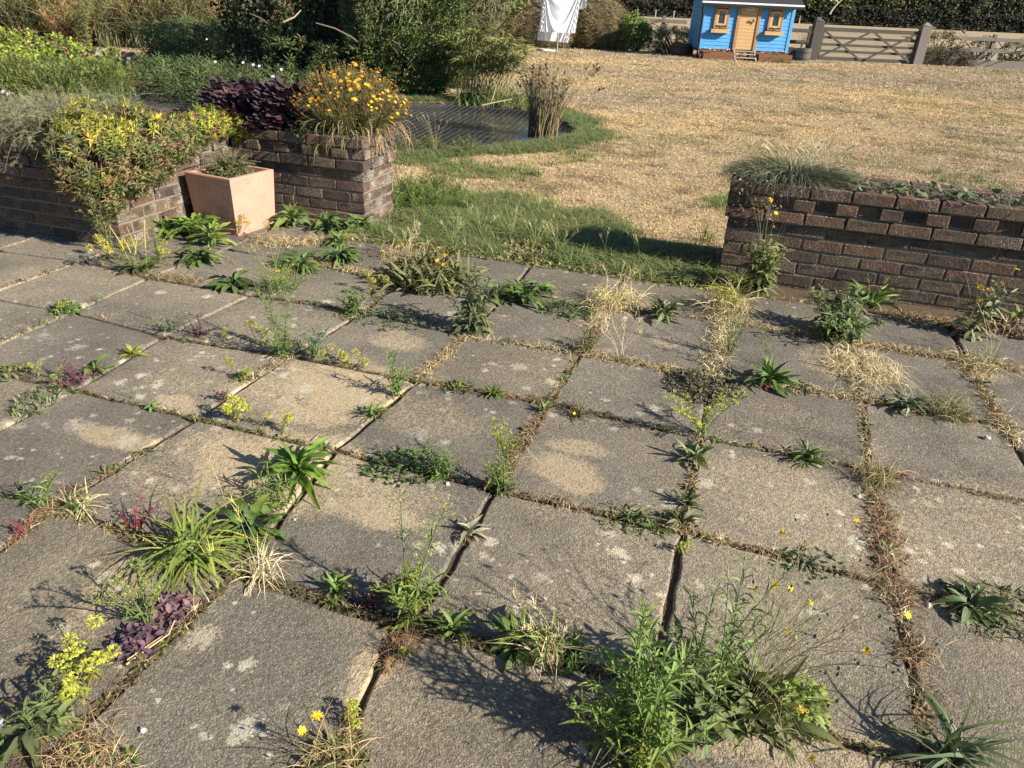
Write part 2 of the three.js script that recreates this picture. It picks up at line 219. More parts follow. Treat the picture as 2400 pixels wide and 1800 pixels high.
const TOP = .597, CH = .075;
// one face of brickwork: from (a, b) in garden axes along (da, db), facing (na, nb); start(k) = where course k begins
function face(root, a, b, da, db, na, nb, L, mats, { first = 0, from = 0, to = 9, proudEnd = 0, proudStart = 0, half = 0 } = {}) {
  const o = UV(a, b), dir = UV(da, db), nor = UV(na, nb), turn = Math.atan2(nor.x, nor.z), sign = Math.sign(new THREE.Vector3().crossVectors(V3(0, 1, 0), nor).dot(dir));
  for (let k = from; k < to; k++) {          // course 0 is the top one
    const y = TOP - .0325 - k * CH, proud = k < 3 ? .022 : 0, xs = (k + first) % 2 ? .1125 : 0; let x = xs - (xs ? 0 : proudStart * (proud ? 1 : 0)), j = 0;
    while (x < L - .02) {
      let len = k === 1 ? (j % 2 ? .1025 : .1125) : .215, pr = proud; if (k === 1 && j % 2 === 1) pr = 0; if (k === 1 && j % 2 === 0) len = .1125;
      const end = L + (proud ? proudEnd : 0); len = Math.min(len, end - x); if (len < .03) break;
      const v = Math.floor(R() * 4), m = mesh('brick', brickShape(Math.round(len * 200) / 200, v), mats[Math.floor(R() * mats.length)], root);
      const d = x + len / 2, w = rr(-.0015, .0015) + pr - .05; m.position.copy(o).addScaledVector(dir, d).addScaledVector(nor, w); m.position.y = y + rr(-.0015, .0015); m.rotation.y = turn + rr(-.006, .006); m.rotation.z = rr(-.006, .006);
      x += len + .01; j++;
    }
  }
  const core = mesh('mortar', box(L - .012, TOP + .09, .08, .003), mortar, root); core.position.copy(o).addScaledVector(dir, L / 2).addScaledVector(nor, -.0455); core.position.y = (TOP - .012) / 2 - .045; core.rotation.y = turn;
}
const A0 = -3.62, B0 = 3.43, BW = 4.57, AP = -2.545, TH = .47;
const leftPlanter = thing('brick_planter', 'stepped brown brick planter wall on the left with a sunlit pale end', 'planter', V3(0, 0, 0));
face(leftPlanter, A0, B0, -1, 0, 0, -1, 1.8, darkBricks, { proudStart: .02 });
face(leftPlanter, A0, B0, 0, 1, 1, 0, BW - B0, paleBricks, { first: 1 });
face(leftPlanter, AP, BW, -1, 0, 0, -1, AP - A0, darkBricks, { proudStart: .02 });
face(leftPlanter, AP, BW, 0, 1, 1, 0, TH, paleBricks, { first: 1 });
face(leftPlanter, AP, BW + TH, -1, 0, 0, 1, 2.9, darkBricks, { first: 1, to: 2 });
face(leftPlanter, A0 - TH, B0 + TH, 0, 1, -1, 0, BW - B0, darkBricks, { to: 2 });
face(leftPlanter, A0 - TH, B0 + TH, -1, 0, 0, 1, 1.3, darkBricks, { first: 1, to: 2 });
function soilBox(root, a0, a1, b0, b1, y = .56) { const p = UV((a0 + a1) / 2, (b0 + b1) / 2), m = mesh('soil', box(a1 - a0, y, b1 - b0, .01), soilMat, root); m.position.set(p.x, y / 2, p.z); m.rotation.y = -YAW; }
soilBox(leftPlanter, A0 - 1.78, A0 - .1, B0 + .1, B0 + TH - .1); soilBox(leftPlanter, A0 - TH + .1, A0 - .1, B0 + TH - .1, BW + TH - .1); soilBox(leftPlanter, A0 - .1, AP - .1, BW + .1, BW + TH - .1);
const AR = -.06, BR = 4.52;
const rightPlanter = thing('brick_planter', 'long dark red brick planter wall on the right with a dentil course', 'planter', V3(0, 0, 0));
face(rightPlanter, AR, BR, 1, 0, 0, -1, 2.6, darkBricks, { proudStart: .02 });
face(rightPlanter, AR, BR, 0, 1, -1, 0, TH + .02, darkBricks, { first: 1 });
face(rightPlanter, AR, BR + TH + .02, 1, 0, 0, 1, 2.6, darkBricks, { first: 1, to: 9 });
soilBox(rightPlanter, AR + .1, AR + 2.6, BR + .1, BR + TH - .08, .555);

// ---------------------------------------------------------------- plant shapes
// unit leaf: from the origin along +z, upper side +y; w(t) = half width, bend = how far it arches down, fold = how much the two halves stand up
function leafGeo(w, n = 5, bend = .2, fold = .25, wave = 0, twist = 0, side = 0, brown = 0) {
  const pos = [], idx = [], col = []; for (let k = 0; k <= n; k++) { const t = k / n, y = Math.sin(t * 2.2) * bend * .6 - bend * t * t * 1.3, hw = w(t), up = hw * fold, wv = wave * Math.sin(t * 19) * hw, c = Math.cos(twist * t), s = Math.sin(twist * t), x = side * t * t; pos.push(x - hw * c, y + up + wv - hw * s, t, x, y, t, x + hw * c, y + up - wv + hw * s, t); const br = brown * Math.max(0, t - .62) * 2.6; for (const f of [.92, 1.22, 1]) col.push(f * (1 + br * .4), f * (1 - br * .18), f * (1 - br * .35)); if (k) { const b = k * 3; idx.push(b - 3, b, b - 2, b - 2, b, b + 1, b - 2, b + 1, b - 1, b - 1, b + 1, b + 2); } }
  const g = new THREE.BufferGeometry(); g.setAttribute('position', new THREE.Float32BufferAttribute(pos, 3)); g.setAttribute('color', new THREE.Float32BufferAttribute(col, 3)); g.setIndex(idx); g.computeVertexNormals(); return g;
}
const five = (w, n, b0, b1, fold, wave = 0) => [0, 1, 2, 3, 4].map(k => leafGeo(w, n, b0 + (b1 - b0) * k / 4, fold, wave, [0, .5, -.6, .9, -.3][k], [0, .12, -.14, -.06, .18][k], [0, .25, 0, .8, .1][k]));
const sn = t => Math.sin(Math.PI * Math.min(1, Math.max(0, t)));
const LEAF = {
  lance: five(t => .085 * Math.pow(sn(t * .96 + .03), .8) + .008 * (1 - t), 5, .1, .5, .3),
  oval: [.1, .3].map(b => leafGeo(t => .26 * Math.pow(sn(t * .97 + .02), .75), 5, b, .2)),
  spoon: five(t => .03 * (1 - t) + .15 * Math.pow(sn(Math.pow(t, 1.7)), .8), 6, .15, .6, .2, .12),
  tooth: five(t => (.018 + .15 * Math.pow(sn(Math.pow(t, 1.35) * .97), .9)) * (.42 + .58 * Math.abs(Math.cos(t * 18.85))), 14, .2, .7, .25, .25),
  strap: five(t => .03 * Math.pow(1 - t, .55) + .002, 6, .3, .95, .3),
  heart: [.1, .25].map(b => leafGeo(t => .42 * Math.pow(sn(Math.pow(t, .62) * .97 + .02), .8), 5, b, .12)),
  petal: [leafGeo(t => .13 * Math.pow(sn(t * .8 + .15), .6), 2, .08, .05)],
  needle: [leafGeo(t => .05 * (1 - t * .8), 2, .15, .2)],
  straw: [.5, 1.0].map(b => leafGeo(t => .013 * (1 - t * .8), 4, b, 0)),
};
const leafMat = new THREE.MeshPhysicalMaterial({ vertexColors: true, roughness: .75, transmission: .32, thickness: 0, side: THREE.DoubleSide });
const stemMat = new THREE.MeshStandardMaterial({ vertexColors: true, roughness: .8, side: THREE.DoubleSide });
const tintMat = {}; function leafTint(c, tr = .3) { const k = c.map(x => x.toFixed(3)).join() + tr; return tintMat[k] ??= new THREE.MeshPhysicalMaterial({ color: lin(...c), vertexColors: true, roughness: .62, transmission: tr, thickness: 0, side: THREE.DoubleSide }); }
const copyMat = new THREE.MeshPhysicalMaterial({ color: 0xffffff, roughness: .8, transmission: .3, thickness: 0, side: THREE.DoubleSide });
const dryMat = new THREE.MeshStandardMaterial({ color: 0xffffff, roughness: .95, side: THREE.DoubleSide });
const pick = a => a[Math.floor(R() * a.length)];
const sunny = c => c[1] > c[0] * 1.08 ? [c[0] * 1.3, c[1] * 1.15, c[2] * .8] : c;
const vary = (c, k = .25) => { c = sunny(c); const f = 1 + (R() - .5) * 2 * k, w = 1 + (R() - .5) * k * .7; return [c[0] * f * w, c[1] * f, c[2] * f / w]; };
const COL = { green: [.09, .17, .022], deep: [.045, .095, .018], lime: [.26, .32, .035], yellowgreen: [.42, .42, .06], grey: [.13, .17, .105], silver: [.25, .29, .22], straw: [.5, .38, .18], pale: [.62, .52, .29], brown: [.19, .105, .05], purple: [.075, .022, .035], red: [.22, .035, .045], yellow: [.85, .55, .01], lilac: [.75, .66, .8], olive: [.14, .15, .04], mid: [.1, .18, .04], blue: [.1, .16, .11] };
const shades = c => [c.map(x => x * .78), c, c.map(x => x * 1.2), [c[0] * 1.35, c[1] * 1.15, c[2] * .9]].map(q => leafTint(sunny(q)));

// each leaf a mesh of its own
function rosette(root, { n = 12, len = .15, w = 1, type = 'tooth', col = COL.green, lift = [.1, 1.1], at = V3(0, .004, 0), fan = TAU, dir = 0 } = {}) {
  const mats = shades(col);
  n = Math.round(n * 1.7); for (let k = 0; k < n; k++) { const m = mesh('leaf', pick(LEAF[type]), pick(mats), root), l = len * rr(.5, 1) * .88, f = (k + .5) / n; m.position.copy(at).add(V3(rr(-.01, .01), 0, rr(-.01, .01))); E_.set(-(lift[0] + (lift[1] - lift[0]) * R()), dir + fan * (f * 2.39996 * n / TAU % 1 + rr(-.04, .04)), rr(-.25, .25)); m.quaternion.setFromEuler(E_); m.scale.set(l * w * rr(.6, 1.05), l, l); }
}
function blades(b, { n = 40, len = .12, w = 1, col = COL.green, spread = .02, lift = [.3, 1.5], type = 'strap', at = V3(0, 0, 0), k = .25 } = {}) {
  for (let j = 0; j < n; j++) { const l = len * rr(.45, 1.1), a = R() * TAU, s = Math.sqrt(R()) * spread; b.add(pick(LEAF[type]), mat4(V3(at.x + Math.cos(a) * s, at.y, at.z + Math.sin(a) * s), R() * TAU, rr(lift[0], lift[1]), rr(-.4, .4), l * w, l, l), vary(col, k)); }
  return b;
}
function stemPath(at, yaw, h, lean, curve = .3, n = 6) { const p = []; for (let k = 0; k <= n; k++) { const t = k / n, a = lean * (1 - curve) + lean * curve * t * 2; const d = h * t; p.push(V3(at.x + Math.sin(yaw) * Math.sin(a) * d, at.y + Math.cos(a) * d, at.z + Math.cos(yaw) * Math.sin(a) * d)); } return p; }
function along(p, t) { const q = t * (p.length - 1), k = Math.min(p.length - 2, Math.floor(q)); return p[k].clone().lerp(p[k + 1], q - k); }
// leafy upright stems: every stem a part with its leaves
function upright(root, { stems = 3, h = .3, leaf = .05, lw = .9, type = 'lance', col = COL.green, lean = .35, dens = 110, spread = .02, top, topCol = COL.lime, stemCol = [.13, .17, .05], yaw, r = .0022, from = .08, pitch = [.2, .9] } = {}) {
  for (let s = 0; s < stems; s++) {
    const a = R() * TAU, at = V3(Math.cos(a) * spread * R(), 0, Math.sin(a) * spread * R()), hh = h * rr(.65, 1.05), p = stemPath(at, yaw ?? R() * TAU, hh, lean * rr(.2, 1), .4);
    const b = new MB(), lb = new MB(); b.tube(p, r * 1.2, r * .5, stemCol);
    const n = Math.round(dens * hh); for (let k = 0; k < n; k++) { const t = from + (1 - from) * (k + R()) / n, q = along(p, t), l = leaf * rr(.7, 1.15) * (t > .85 ? 1.15 - t * .6 : 1 - t * .25); lb.add(pick(LEAF[type]), mat4(q, k * 2.4 + rr(-.4, .4), rr(pitch[0], pitch[1]) + (t > .8 ? .35 : 0), rr(-.3, .3), l * lw, l, l), vary(col, .22)); }
    if (top === 'feather') for (let k = 0; k < 16; k++) { const t = rr(.55, 1), q = along(p, t), sp = stemPath(q, R() * TAU, hh * .16 * rr(.5, 1.1), rr(.5, 1.1), .2, 3); b.tube(sp, r * .4, r * .25, stemCol, 3); for (let j = 0; j < 7; j++) lb.add(LEAF.oval[0], mat4(along(sp, rr(.3, 1)), R() * TAU, rr(0, 1.3), 0, .006, .006, .009), vary(topCol, .2)); }
    const st = b.build('stem', stemMat, root); lb.build('foliage', leafMat, st);
    if (top === 'flower') { const f = mesh('flower', FLOWER, flowerMat, st); f.position.copy(p[p.length - 1]); f.rotation.set(rr(-.5, .9), R() * TAU, 0); f.scale.setScalar(.022); }
  }
}
const FLOWER = (() => { const b = new MB(); for (let k = 0; k < 11; k++) b.add(LEAF.petal[0], mat4(V3(0, 0, 0), k / 11 * TAU, .15 + (k % 2) * .25, 0, .9, 1, .62), [1, .86, 1]); b.add(new THREE.SphereGeometry(.2, 6, 4), new THREE.Matrix4().makeScale(1, .5, 1), [.85, .6, 1]); return b.geo(); })();
const flowerMat = new THREE.MeshPhysicalMaterial({ color: lin(.92, .72, .015), vertexColors: true, roughness: .7, transmission: .2, thickness: 0, side: THREE.DoubleSide });
const orangeMat = new THREE.MeshPhysicalMaterial({ color: lin(.85, .36, .01), vertexColors: true, roughness: .7, side: THREE.DoubleSide });
// thin branching stems with small flower heads
function wiry(root, { n = 12, h = .35, lean = .8, heads = 10, stemCol = [.2, .19, .08], size = .018, yaw, fan = TAU, buds = 2 } = {}) {
  const tips = [];
  for (let s = 0; s < n; s++) { const b = new MB(), y = yaw === undefined ? R() * TAU : yaw + (R() - .5) * fan, p = stemPath(V3(rr(-.02, .02), 0, rr(-.02, .02)), y, h * rr(.6, 1.05), lean * rr(.15, 1), .6, 7); b.tube(p, .0012, .0007, stemCol, 3); tips.push(p[p.length - 1]); for (let k = 0; k < buds; k++) { const q = along(p, rr(.35, .8)), sp = stemPath(q, y + rr(-1.2, 1.2), h * rr(.12, .35), lean * rr(.3, 1.2), .3, 4); b.tube(sp, .0008, .0005, stemCol, 3); tips.push(sp[4]); b.add(LEAF.oval[0], mat4(sp[4], R() * 6, 1.3, 0, .012, .012, .011), vary(COL.olive, .3)); } b.build('stem', stemMat, root); }
  for (let k = 0; k < heads && k < tips.length; k++) { const f = mesh('flower', FLOWER, flowerMat, root), q = tips[Math.floor(R() * tips.length)]; f.position.copy(q); f.rotation.set(rr(-.4, 1.2), R() * TAU, 0, 'YXZ'); f.scale.setScalar(size * rr(.8, 1.1)); }
}
// petty spurge: short stems under round heads of small pale bracts
function spurge(root, { n = 3, h = .1, col = COL.yellowgreen, head = .022, spread = .03 } = {}) {
  for (let s = 0; s < n; s++) { const at = V3(rr(-spread, spread), 0, rr(-spread, spread)), p = stemPath(at, R() * TAU, h * rr(.6, 1.05), .35, .3, 4), b = new MB(), lb = new MB(); b.tube(p, .0016, .0012, [.2, .13, .06]); const T = p[4];
    for (let k = 0; k < 9; k++) lb.add(pick(LEAF.spoon), mat4(along(p, rr(.2, .8)), R() * TAU, rr(0, .7), 0, .018, .018, .018), vary([.2, .26, .04], .25));
    for (let k = 0; k < 90; k++) { const d = V3(rr(-1, 1), rr(-.5, 1), rr(-1, 1)).normalize(); lb.add(LEAF.oval[k & 1], mat4(V3(T.x + d.x * head * rr(.25, .8), T.y + d.y * head * rr(.2, .65), T.z + d.z * head * rr(.25, .8)), Math.atan2(d.x, d.z), Math.asin(d.y) * .7 + rr(-.4, .4), rr(-.4, .4), head * .38), vary(col, .2)); }
    const st = b.build('stem', stemMat, root); lb.build('flower_head', leafMat, st); }
}
function branchy(root, { n = 10, h = .12, col = COL.purple, leaf = .018, dens = 160, type = 'oval', lean = .9 } = {}) { upright(root, { stems: n, h, leaf, col, lean, dens, type, stemCol: col.map(x => x * 1.1), r: .0014, spread: .03 }); }
function tuft(root, { n = 60, len = .12, w = .8, col = COL.straw, lift = [.15, 1.5], spread = .03, name = 'blades', type = 'strap', k = .25 } = {}) { blades(new MB(), { n, len, w, col, lift, spread, type, k }).build(name, leafMat, root); }
function grassHeads(root, { n = 3, h = .2, col = COL.pale, lean = .4, head = .05 } = {}) { for (let s = 0; s < n; s++) { const p = stemPath(V3(rr(-.02, .02), 0, rr(-.02, .02)), R() * TAU, h * rr(.7, 1.05), lean * rr(.3, 1), .6, 6), b = new MB(); b.tube(p, .0009, .0007, col, 3); for (let k = 0; k < 22; k++) { const t = 1 - head / h * R(), q = along(p, Math.max(0, t)); b.add(LEAF.needle[0], mat4(q, R() * TAU, rr(.6, 1.3), 0, .02, .02, .028 * (.5 + R())), vary(col, .2)); } b.build('seed_stalk', stemMat, root); } }
function mat(root, { rad = .12, n = 500, col = COL.olive, leaf = .014, h = .03, type = 'oval', sx = 1, k = .45 } = {}) { const b = new MB(); for (let j = 0; j < n; j++) { const a = R() * TAU, s = Math.sqrt(R()) * rad; b.add(pick(LEAF[type]), mat4(V3(Math.cos(a) * s * sx, h * R() * (1.15 - s / rad), Math.sin(a) * s), R() * TAU, rr(-.1, 1.2), rr(-.5, .5), leaf * rr(.6, 1.3)), vary(col, k)); } b.build('foliage', leafMat, root); }
function cluster(leaf, n, r, l, up = .2) { const b = new MB(), q = R; for (let k = 0; k < n; k++) { const d = V3(rr(-1, 1), rr(-1, 1), rr(-1, 1)).normalize(); b.add(pick(leaf), mat4(V3(d.x * r * R(), d.y * r * R(), d.z * r * R()), Math.atan2(d.x, d.z), Math.asin(d.y) * .6 + up, rr(-.6, .6), l * rr(.7, 1.2)), vary([1, 1, 1], .18)); } return b.geo(); }
function whorl(n, l, w, lift = [-.3, 1.4], type = 'lance') { const b = new MB(); for (let k = 0; k < n; k++) b.add(pick(LEAF[type]), mat4(V3(0, 0, 0), k * 2.4, rr(...lift), rr(-.2, .2), l * w, l, l * rr(.8, 1.1)), vary([1, 1, 1], .15)); return b.geo(); }
const cluMat = new THREE.MeshPhysicalMaterial({ color: 0xffffff, vertexColors: true, roughness: .7, transmission: .3, thickness: 0, side: THREE.DoubleSide });

// ---------------------------------------------------------------- weeds in the joints, each where it stands: [photo x, photo y, label, category, builder]
function weed(name, x, y, label, category, build, y0 = -.008) { R = rng(Math.round(x * 31 + y * 17)); const t = thing(name, label, category, G(x, y, Math.max(0, y0)).setY(y0)); build(t); return t; }
const W = [
  ['weed', 155, 727, 'small bright green mound with a pale yellow head near the left edge', t => { mat(t, { rad: .07, n: 260, col: COL.mid, leaf: .026, h: .06, type: 'spoon' }); spurge(t, { n: 1, h: .06, spread: .05 }); }],
  ['weed', 235, 703, 'tiny grassy sprout in a left joint beside the green mound', t => tuft(t, { n: 22, len: .06, col: COL.mid })],
  ['weed', 253, 743, 'tiny dry tuft in front of the tiny grassy sprout', t => tuft(t, { n: 26, len: .05, col: COL.straw })],
  ['weed', 400, 775, 'low grey green bushy weed beside the purple sprig', t => { branchy(t, { n: 14, h: .12, col: COL.grey, leaf: .016 }); }],
  ['weed', 467, 785, 'dull purple sprig with crimson lower leaves', t => { branchy(t, { n: 10, h: .15, col: [.1, .05, .05], leaf: .014 }); rosette(t, { n: 7, len: .05, type: 'spoon', col: [.25, .035, .07] }); }],
  ['weed', 355, 748, 'thin lone stalk with few leaves on a dark slab at left', t => upright(t, { stems: 1, h: .12, leaf: .012, dens: 60, lean: .1 })],
  ['weed', 604, 805, 'yellow spurge left of the tall feathery fleabane', t => spurge(t, { n: 4, h: .12 })],
  ['weed', 517, 793, 'two tiny yellow spurge heads right of the purple sprig', t => spurge(t, { n: 2, h: .05, head: .014, spread: .04 })],
  ['fleabane', 662, 834, 'tall slender fleabane above dry straw, left of centre', t => { upright(t, { stems: 6, h: .42, leaf: .055, lw: .55, lean: .3, dens: 95, col: [.1, .17, .05] }); upright(t, { stems: 5, h: .14, leaf: .07, lw: .7, lean: .9 }); }],
  ['fleabane', 738, 838, 'short grey green fleabane behind two yellow spurge heads', t => upright(t, { stems: 7, h: .19, leaf: .06, lw: .8, lean: .7, col: COL.blue })],
  ['weed', 767, 845, 'yellow spurge touching the short grey green fleabane', t => spurge(t, { n: 2, h: .09 })],
  ['weed', 813, 855, 'yellow spurge left of two green fleabane stems', t => spurge(t, { n: 3, h: .08 })],
  ['weed', 847, 862, 'single yellow spurge head just before the slab corner', t => spurge(t, { n: 2, h: .08, spread: .012 })],
  ['weed', 311, 833, 'pale green grassy rosette in a left joint', t => rosette(t, { n: 20, len: .085, type: 'lance', col: COL.lime.map(x => x * .75), lift: [.15, 1] })],
  ['weed', 224, 873, 'broad leaved rosette with reddish tips at left', t => { rosette(t, { n: 11, len: .11, type: 'spoon', col: COL.mid, lift: [.2, .9], w: .8 }); rosette(t, { n: 5, len: .09, type: 'spoon', col: [.16, .08, .05], lift: [.2, .9] }); }],
  ['weed', 180, 903, 'dark purple sprig at a slab corner by the reddish rosette', t => branchy(t, { n: 9, h: .13, col: [.13, .04, .06], leaf: .02 })],
  ['weed', 101, 884, 'small yellow spurge in the joint left of the dark purple sprig', t => spurge(t, { n: 2, h: .07, head: .015 })],
  ['weed', 141, 897, 'small yellow spurge touching the dark purple sprig', t => spurge(t, { n: 2, h: .07, head: .014 })],
  ['weed', 85, 943, 'long grey green creeping weed in the far left joint', t => { mat(t, { rad: .13, n: 320, col: COL.grey, leaf: .03, h: .04, sx: .6, type: 'lance' }); rosette(t, { n: 10, len: .07, type: 'lance', col: COL.grey, at: V3(.05, 0, .08) }); }],
  ['weed', 25, 875, 'brown and green mossy weed at the left edge', t => mat(t, { rad: .08, n: 220, col: COL.olive, leaf: .02 })],
  ['weed', 573, 884, 'small yellow green spurge left of the dry straw line', t => { spurge(t, { n: 2, h: .09, col: COL.lime }); mat(t, { rad: .05, n: 80, leaf: .018, col: COL.mid }); }],
  ['weed', 524, 937, 'small purple sprig standing alone beside a tan slab', t => branchy(t, { n: 5, h: .07, col: [.13, .06, .07], leaf: .022 })],
  ['weed', 548, 990, 'largest of three yellow spurges on the tan slab joint', t => spurge(t, { n: 6, h: .11, spread: .045, col: [.4, .45, .06], head: .024 })],
  ['weed', 609, 1002, 'middle one of three yellow spurges on the tan slab joint', t => spurge(t, { n: 2, h: .1, spread: .012, head: .016 })],
  ['weed', 655, 1015, 'rightmost of three yellow spurges on the tan slab joint', t => spurge(t, { n: 3, h: .09, spread: .02, head: .018 })],
  ['weed', 318, 932, 'thin green seedling in a bare joint left of the spurges', t => upright(t, { stems: 1, h: .1, leaf: .014, dens: 120, lean: .15, col: COL.mid })],
  ['fleabane', 95, 1184, 'upright pale green fleabane near the lower left edge', t => { upright(t, { stems: 1, h: .24, leaf: .05, lw: .7, lean: .4, dens: 150, col: [.16, .25, .06], yaw: 1.2 }); upright(t, { stems: 5, h: .1, leaf: .05, lw: .6, lean: .8, col: [.1, .17, .06] }); }],
  ['grass', 185, 1192, 'yellowed grass tuft right of the upright pale fleabane', t => { tuft(t, { n: 60, len: .1, col: COL.pale, lift: [.05, 1] }); tuft(t, { n: 40, len: .1, col: COL.mid }); }],
  ['weed', 700, 1125, 'large glossy green rosette with long toothed leaves at centre left', t => rosette(t, { n: 34, len: .2, type: 'tooth', w: .62, col: [.085, .19, .02], lift: [.1, 1.25], at: V3(0, .01, 0) })],
  ['fleabane', 640, 1190, 'narrow leaved grey green weed below the large glossy rosette', t => upright(t, { stems: 10, h: .13, leaf: .065, lw: .5, lean: 1, col: [.14, .21, .08], dens: 140 })],
  ['grass', 541, 1163, 'pale dry grass head standing alone on a tan slab', t => grassHeads(t, { n: 1, h: .17, lean: .15 })],
  ['fleabane', 922, 925, 'bushy upright fleabane at the slab corner, centre', t => { upright(t, { stems: 4, h: .2, leaf: .055, lw: .7, lean: .4, col: [.1, .19, .04], dens: 150 }); upright(t, { stems: 3, h: .1, leaf: .04, lean: .9 }); }],
  ['weed', 872, 975, 'low narrow leaved weed leaning over the tan slab edge', t => { rosette(t, { n: 14, len: .09, type: 'lance', col: COL.mid, lift: [.3, 1.3] }); upright(t, { stems: 3, h: .1, leaf: .035, lean: 1, col: COL.mid }); }],
  ['weed', 1158, 928, 'compact fresh green grassy rosette in a centre joint', t => rosette(t, { n: 26, len: .085, type: 'lance', w: .7, col: [.09, .17, .02], lift: [.1, 1.4] })],
  ['weed', 1071, 910, 'small yellow green rosette left of the compact rosette', t => { rosette(t, { n: 8, len: .06, type: 'spoon', col: COL.lime.map(x => x * .7), lift: [.4, 1.2] }); mat(t, { rad: .07, n: 120, leaf: .02, col: COL.deep }); }],
  ['weed', 1272, 965, 'small upright leaf tuft at the end of a straw filled joint', t => rosette(t, { n: 9, len: .07, type: 'lance', w: 1.2, col: COL.mid, lift: [.7, 1.5] })],
  ['weed', 1353, 972, 'low brown wiry weed with two tiny yellow flowers', t => { branchy(t, { n: 30, h: .1, col: [.13, .1, .05], leaf: .01, lean: 1.3 }); wiry(t, { n: 8, h: .08, heads: 2, size: .012 }); }],
  ['fleabane', 1030, 1120, 'fleabane with two leafy upright stems, centre', t => { upright(t, { stems: 1, h: .24, leaf: .045, lw: .7, lean: .25, dens: 170, col: [.12, .22, .05], yaw: -1.7 }); upright(t, { stems: 1, h: .22, leaf: .04, lw: .7, lean: .3, dens: 170, col: [.12, .22, .05], yaw: 1.4 }); upright(t, { stems: 8, h: .09, leaf: .06, lw: .7, lean: 1, col: [.1, .19, .03] }); }],
  ['fleabane', 1175, 1152, 'bushy fleabane with thin feathery tops, centre', t => { upright(t, { stems: 7, h: .14, leaf: .055, lw: .7, lean: .8, col: [.12, .19, .04] }); upright(t, { stems: 4, h: .32, leaf: .035, lw: .4, lean: .35, dens: 70, top: 'feather', col: [.13, .2, .06] }); upright(t, { stems: 4, h: .08, leaf: .045, lean: 1.1, col: COL.deep }); }],
  ['weed', 945, 1097, 'dark green creeping weed left of the two stemmed fleabane', t => mat(t, { rad: .11, n: 340, col: COL.deep, leaf: .028, h: .04, sx: 1.3, type: 'spoon' })],
  ['thistle', 1105, 775, 'tall grey green sow thistle with jagged leaves, centre', t => { upright(t, { stems: 9, h: .32, leaf: .1, lw: .7, type: 'tooth', lean: .55, dens: 60, col: [.1, .14, .075] }); rosette(t, { n: 16, len: .16, type: 'tooth', col: [.07, .11, .055], w: .9 }); }],
  ['weed', 1010, 660, 'wide tangled hawkweed mat with many orange yellow flowers', t => { blades(new MB(), { n: 500, len: .17, w: .7, col: [.13, .14, .04], spread: .24, lift: [.2, 1.4], type: 'lance', k: .45 }).build('foliage', leafMat, t); wiry(t, { n: 34, h: .24, lean: 1, heads: 22, size: .022, stemCol: [.22, .17, .07] }); }],
  ['dandelion', 1227, 703, 'wide dark green dandelion clump right of the hawkweed mat', t => { for (let k = 0; k < 5; k++) rosette(t, { n: 16, len: .16, type: 'tooth', w: .85, col: [.055, .115, .025], lift: [.2, 1.25], at: V3(rr(-.17, .17), .01, rr(-.08, .08)) }); }],
  ['weed', 1330, 730, 'dark low leaf cluster in the joint right of the dandelion clump', t => mat(t, { rad: .12, n: 240, col: COL.deep, leaf: .035, h: .05, type: 'tooth', sx: 1.3 })],
  ['weed', 925, 748, 'dark brownish sprigs in the joint left of the sow thistle', t => { branchy(t, { n: 16, h: .1, col: [.07, .07, .035], leaf: .018, lean: 1.2 }); mat(t, { rad: .17, n: 320, col: COL.deep, leaf: .02, h: .03, sx: 1.3 }); }],
  ['weed', 880, 692, 'pale yellow spurge behind a leafy fleabane clump', t => spurge(t, { n: 6, h: .13, spread: .06 })],
  ['fleabane', 828, 735, 'leafy fleabane clump below the pale yellow spurge', t => { upright(t, { stems: 9, h: .15, leaf: .06, lw: .9, lean: .7, col: [.09, .16, .03] }); mat(t, { rad: .09, n: 160, col: COL.olive, leaf: .02 }); }],
  ['grass', 1440, 715, 'large bleached straw tuft at a slab corner, centre right', t => { tuft(t, { n: 420, len: .15, w: .4, col: COL.pale, lift: [-.1, 1.4], spread: .15 }); tuft(t, { n: 60, len: .15, w: .5, col: COL.lime, lift: [.6, 1.5], spread: .1 }); grassHeads(t, { n: 6, h: .24 }); }],
  ['thistle', 1552, 745, 'spreading grey green thistle right of the bleached straw tuft', t => { rosette(t, { n: 30, len: .17, type: 'tooth', w: .8, col: [.075, .12, .05], lift: [.1, 1.3] }); tuft(t, { n: 50, len: .12, w: .5, col: COL.pale }); }],
  ['weed', 1375, 828, 'grey green tuft mixed with straw at a slab corner', t => { upright(t, { stems: 12, h: .12, leaf: .05, lw: .6, lean: .9, col: [.12, .14, .06] }); tuft(t, { n: 60, len: .1, w: .5, col: COL.straw }); }],
  ['grass', 1455, 838, 'thin pale grass with bent seed stalks on a slab joint', t => grassHeads(t, { n: 7, h: .2, lean: .7, head: .03 })],
  ['weed', 1774, 688, 'tall bushy ragwort with yellow flowers against the left end of the right wall', t => { upright(t, { stems: 12, h: .34, leaf: .1, lw: .9, type: 'tooth', lean: .4, dens: 75, col: [.12, .16, .055] }); upright(t, { stems: 2, h: .48, leaf: .03, lean: .2, dens: 30, top: 'flower' }); wiry(t, { n: 6, h: .58, lean: .3, heads: 6, size: .03, stemCol: [.16, .19, .07] }); rosette(t, { n: 12, len: .14, col: [.06, .11, .03] }); }],
